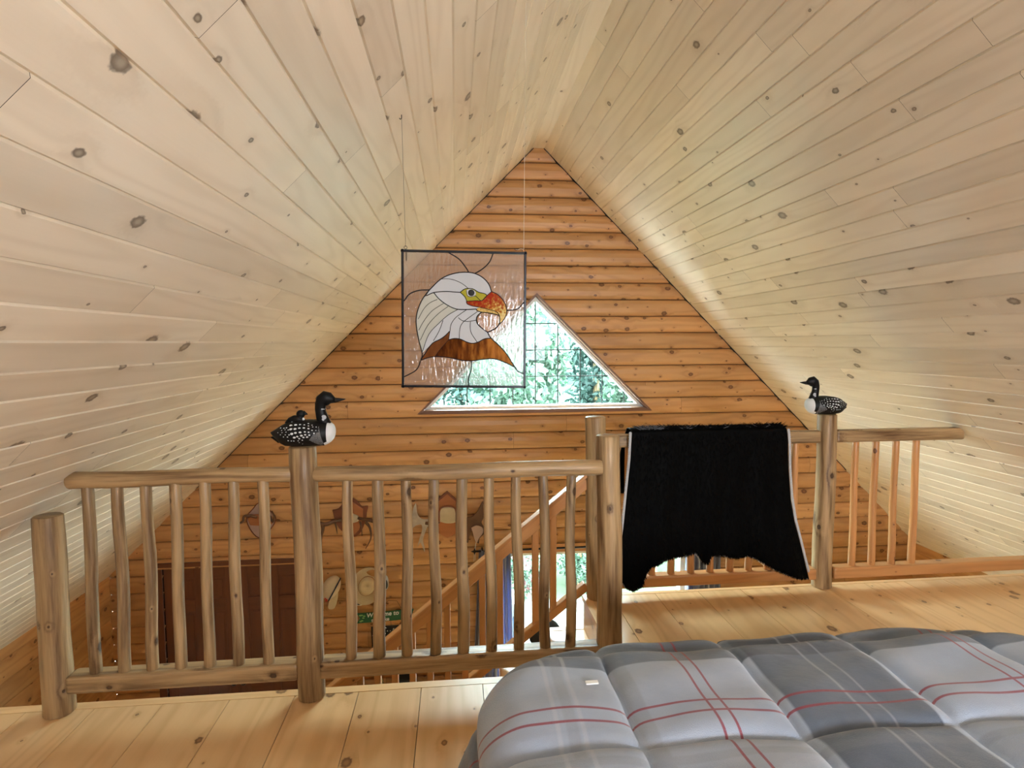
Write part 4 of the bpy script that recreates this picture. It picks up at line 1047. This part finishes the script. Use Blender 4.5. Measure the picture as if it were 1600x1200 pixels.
mb = MB(); vs = []; n = 36; rows = [(.075, 0), (.10, -.004), (.13, -.004), (.155, .004), (.172, .016)]
RH = Matrix.Rotation(.35, 3, 'Y') @ Matrix.Rotation(PI/2-.35, 3, 'X')
for r, z in rows:
    for k in range(n):
        a = 2*PI*k/n; curl = (abs(math.cos(a))**3)*.055*((r-.075)/.1)
        vs.append(hc+RH @ Vector((r*.80*math.cos(a), r*.92*math.sin(a), z+curl)))
fs = [(i*n+k, i*n+(k+1) % n, (i+1)*n+(k+1) % n, (i+1)*n+k) for i in range(len(rows)-1) for k in range(n)]
mb.add(vs, fs); mb.build('brim', 'straw', t, smooth=True, solid=.004)
mb = MB(); rows = [(.076, 0), (.078, .03), (.072, .07), (.062, .10), (.052, .110), (.03, .098), (.0005, .09)]; vs = []
for r, z in rows:
    for k in range(n):
        a = 2*PI*k/n; vs.append(hc+RH @ Vector((r*.88*math.cos(a), r*1.0*math.sin(a), z)))
fs = [(i*n+k, i*n+(k+1) % n, (i+1)*n+(k+1) % n, (i+1)*n+k) for i in range(len(rows)-1) for k in range(n)]
mb.add(vs, fs); mb.build('crown', 'straw', t, smooth=True, solid=.003)
mb = MB(); mb.tube([hc+RH @ Vector((.0785*.88*math.cos(a), .0785*math.sin(a), .012)) for a in np.linspace(0, 2*PI, 30)], .005, 6, caps=False); mb.build('hatband', 'plaque', t, smooth=True)
t = thing('baseball_cap', 'white and navy cap hanging half hidden below the straw cowboy hat', 'hat', tuple(A(563, 945)))
mb = MB(); mb.ball(A(*k4(420, 465), .02), .045, (1.3, .5, .8), 14, 8, rot=Matrix.Rotation(.5, 3, 'Y')); mb.build('crown', 'white', t, smooth=True)
mb = MB(); mb.ball(A(*k4(450, 475), .045), .026, (1.25, .3, .5), 12, 6, rot=Matrix.Rotation(-.3, 3, 'Y')); mb.build('logo_patch', 'navy', t, smooth=True)
t = thing('knit_hat', 'grey and black hat hanging right of the straw cowboy hat', 'hat', tuple(A(603, 922)))
mb = MB(); mb.ball(A(*k4(682, 285), .035), .05, (.5, .5, 1.3), 14, 10); mb.build('crown', 'felt', t, smooth=True)
mb = MB(); mb.ball(A(*k4(686, 295), .055), .032, (.45, .4, 1.3), 12, 8); mb.build('dark_panel', 'matteblack', t, smooth=True)

sgn = thing('welcome_sign', 'green wooden ribbon sign with white hand lettering hanging on the log wall', 'sign', tuple(A(600, 972)))
SP = [k4(*c) for c in [(408, 584), (600, 571), (834, 551), (940, 543), (925, 590), (940, 632), (834, 640), (600, 660), (408, 676), (438, 628)]]
poly('board', SP, .008, .022, 'green', sgn, .002)
def text(name, s_, px, py, size, mat, parent, d=.0235, rot=0.):
    cu = bpy.data.curves.new(name, 'FONT'); cu.body = s_; cu.size = size; cu.extrude = .0008; cu.align_x = 'LEFT'; cu.shear = .15; cu.offset = .0012
    me_o = bpy.data.objects.new(name, cu); COL.objects.link(me_o); dg = bpy.context.evaluated_depsgraph_get()
    me = bpy.data.meshes.new_from_object(me_o.evaluated_get(dg)); bpy.data.objects.remove(me_o)
    o = bpy.data.objects.new(name, me); COL.objects.link(o); me.materials.clear(); me.materials.append(MT[mat])
    p = A(px, py, d); o.rotation_euler = (PI/2, -rot, 0); o.location = p-parent.location; o.parent = parent; return o
text('lettering', 'Welcome to', *k4(500, 618), .055, 'white', sgn, rot=.05)
text('lettering', 'the Lake', *k4(545, 660), .045, 'white', sgn, rot=.05)
mb = MB()
for c in ((455, 598), (470, 622), (458, 648), (478, 605), (440, 600), (445, 655)): mb.ball(A(*k4(*c), .024), .008, (1.4, .3, .8), 8, 6)
mb.build('painted_leaves', 'leafpaint', sgn)
mb = MB(); mb.tube([A(*k4(600, 575), .012), A(*k4(700, 470), .004), A(*k4(780, 470), .004), A(*k4(835, 555), .012)], .0018, 5); mb.build('hanging_wire', 'metal', sgn)
t = thing('star_banner', 'black cloth banner sprinkled with white dots hanging below the green sign', 'banner', tuple(A(605, 1010)))
poly('cloth', [k4(*c) for c in [(540, 712), (800, 695), (790, 940), (550, 950)]], .006, .010, 'matteblack', t, 0, dots=90)
mb = MB(); mb.tube([A(*k4(725, 640), .008), A(*k4(727, 700), .008)], .002, 5); mb.build('cord', 'metal', t)

# ------------------------------------------------------------------ things on the ground floor seen through the stair railing
t = thing('dark_lamp', 'dark rounded lampshade on a slanting wooden stand beyond the stair treads', 'lamp', tuple(at(855, 1180, Y=4.3)))
c = at(862, 985, Y=4.3); zt_ = at(862, 967, Y=4.3)[2]
mb = MB(); mb.lathe((c[0]-.04, 4.3, zt_-.16), [(.135, 0), (.13, .03), (.115, .075), (.085, .12), (.045, .15), (.01, .16)], 24); mb.build('lamp_shade', 'matteblack', t, smooth=True)
mb = MB(); mb.tube([(c[0]-.03, 4.3, zt_-.15), (c[0]+.02, 4.3, zt_-.55), (c[0]+.03, 4.3, GZ+.05)], .02, 10); mb.build('stand', 'stairwood', t, smooth=True)
mb = MB(); mb.lathe((c[0]+.03, 4.3, GZ), [(.15, 0), (.15, .03), (.05, .05)], 20); mb.build('base', 'stairwood', t, smooth=True)
t = thing('cabinet', 'low wooden cabinet against the log wall under the hats', 'cabinet', (-.45, 4.85, GZ))
mb = MB(); mb.box((-.98, 4.62, GZ+.06), (.02, 5.05, -1.62), axis=0); mb.build('body', 'stairwood', t, bevel=.006)
mb = MB(); mb.box((-1.0, 4.60, -1.62), (.04, 5.06, -1.59), axis=0); mb.build('top', 'stairwood', t, bevel=.004)
for i in range(2):
    mb = MB(); mb.box((-.95+i*.49, 4.60, GZ+.1), (-.50+i*.49, 4.62, -1.66), axis=2); dd = mb.build('door', 'stairwood', t, bevel=.003)
    mb = MB(); mb.ball((-.53+i*.08, 4.59, -2.0), .014); mb.build('knob', 'metal', dd, smooth=True)
t = thing('candlestick', 'pale yellow turned candlestick standing on the cabinet below the cap', 'candlestick', (at(593, 1058, Y=4.8)[0], 4.8, -1.59))
mb = MB(); mb.lathe((at(593, 1058, Y=4.8)[0], 4.8, -1.59), [(.05, 0), (.05, .015), (.02, .04), (.03, .08), (.018, .12), (.035, .17), (.02, .21), (.022, .3), (.02, .36)], 18); mb.build('stem', 'paleyellow', t, smooth=True)
t = thing('black_box', 'black box-shaped set standing on the cabinet beside the candlestick', 'electronics', (at(632, 1062, Y=4.8)[0], 4.8, -1.59))
xb = at(632, 1062, Y=4.8)[0]
mb = MB(); mb.box((xb-.06, 4.72, -1.59), (xb+.08, 4.88, -1.36)); mb.build('case', 'matteblack', t, bevel=.006)
mb = MB(); mb.ball((xb, 4.715, -1.42), .02, (1, .4, 1)); mb.build('dial', 'metal', t)

# ------------------------------------------------------------------ outside
mb = MB(); y = WY+.2
while y < 8.6: mb.box((-3, y, GZ-.12), (7, y+.138, GZ-.08), axis=0); y += .142
structure(mb.build('terrace_deck', 'deck'), 'pale wooden deck outside the patio door')
mb = MB(); mb.box((-30, 8.7, GZ-.6), (40, 45, GZ-.5)); structure(mb.build('ground_lawn', 'lawn'), 'lawn outside')
t = thing('cooler', 'blue and white plastic cooler standing on the deck outside the patio door', 'cooler', (at(797, 960, Y=7.0)[0], 7.0, GZ-.08))
cxo = at(797, 960, Y=7.0)[0]
mb = MB(); mb.box((cxo-.13, 6.8, GZ-.08), (cxo+.10, 7.2, at(797, 953, Y=7.0)[2])); mb.build('tub', 'blueplastic', t, bevel=.02)
mb = MB(); mb.box((cxo-.14, 6.79, at(797, 953, Y=7.0)[2]), (cxo+.11, 7.21, at(797, 932, Y=7.0)[2])); mb.build('lid', 'whiteplastic', t, bevel=.015)
mb = MB(); nx, ny = 60, 14; vs = []
for j in range(ny+1):
    for i in range(nx+1):
        x = -34+80*i/nx; y = 18.5+j*1.1; f = min(1, j/7)
        vs.append((x, y+.4*math.sin(i*1.3), GZ-.6+(8.3+.5*math.sin(i*.9)+.35*math.sin(i*2.3+j))*math.sin(f*PI/2)))
mb.add(vs, [(j*(nx+1)+i, j*(nx+1)+i+1, (j+1)*(nx+1)+i+1, (j+1)*(nx+1)+i) for j in range(ny) for i in range(nx)])
structure(mb.build('hills', 'hill', smooth=True), 'wooded hillside behind the trees')
def foliage(mb, c, r, n, sz, mat=0, clump=26):
    for _ in range(clump):
        u = Vector([random.gauss(0, 1) for _ in range(3)]).normalized()*random.random()**.4
        cc = Vector(c)+Vector((u.x*r[0], u.y*r[1], u.z*r[2])); cr = random.uniform(.25, .5)*min(r)
        for _ in range(n//clump):
            w = Vector([random.gauss(0, 1) for _ in range(3)]).normalized()*random.random()**.5*cr
            p = cc+w; a = Vector([random.gauss(0, 1) for _ in range(3)]).normalized(); b = a.cross(Vector([random.gauss(0, 1) for _ in range(3)])).normalized()
            s_ = sz*random.uniform(.6, 1.3); mb.add([p-a*s_, p+b*s_*.5, p+a*s_, p-b*s_*.5], [(0, 1, 2, 3)], None, mat)
for i, (x, y, z, rx, rz_, kind) in enumerate([(-1.9, 12.3, .5, 1.0, 2.2, 'leaf2'), (1.25, 12.1, .7, 1.0, 2.1, 'leaf'), (4.4, 12.3, .6, 1.0, 2.2, 'leaf'), (7.4, 12.4, .6, 1.0, 2.2, 'leaf2'), (-4.2, 16, 1.6, 1.4, 2.3, 'leaf2'), (0, 16, 1.7, 1.4, 2.3, 'leaf2'), (3.9, 16, 1.7, 1.4, 2.3, 'leaf2'), (7.8, 16, 1.6, 1.4, 2.3, 'leaf2')]):
    t = thing('tree', ['pale leafy tree', 'dark leafy tree'][kind == 'leaf2']+' outside the gable, '+['first', 'second', 'third', 'fourth'][i % 4]+' from the left in the '+['nearer', 'farther'][i//4]+' row', 'tree', (x, y, GZ-.5), 'trees outside the gable')
    mb = MB(); foliage(mb, (x, y, z), (rx, 1.2, rz_), 9000, .10, clump=90); mb.build('crown', kind, t)
    mb = MB(); mb.tube([(x, y, GZ-.5), (x+.1, y, -.6), (x, y, z+rz_*.6)], [.14, .11, .03], 8); mb.build('trunk', 'log', t)
for i, (x, y) in enumerate([(.75, 10.2), (2.2, 10.0), (3.7, 10.3), (5.2, 10.5)]):
    t = thing('shrub', 'pale green shrub beyond the deck, '+['first', 'second', 'third', 'fourth'][i]+' from the left', 'shrub', (x, y, GZ-.5), 'hedge shrubs beyond the deck')
    mb = MB(); foliage(mb, (x, y, GZ+.55), (.45, .5, 1.1), 5000, .055, clump=50); mb.build('foliage', 'leaf', t)
    mb = MB(); mb.tube([(x, y, GZ-.5), (x, y, GZ+.6)], [.05, .02], 6); mb.build('stem', 'log', t)
fx = at(828, 950, Y=9.0)
t = thing('flower_bush', 'bush with pinkish flowers at the edge of the deck outside', 'bush', (fx[0], 9.0, GZ-.5))
mb = MB(); foliage(mb, (fx[0], 9.0, GZ+.15), (.35, .3, .5), 1200, .04); mb.build('foliage', 'leaf', t)
mb = MB(); foliage(mb, (fx[0], 8.9, GZ+.25), (.33, .3, .45), 260, .04, clump=26); mb.build('blossoms', 'petal', t)
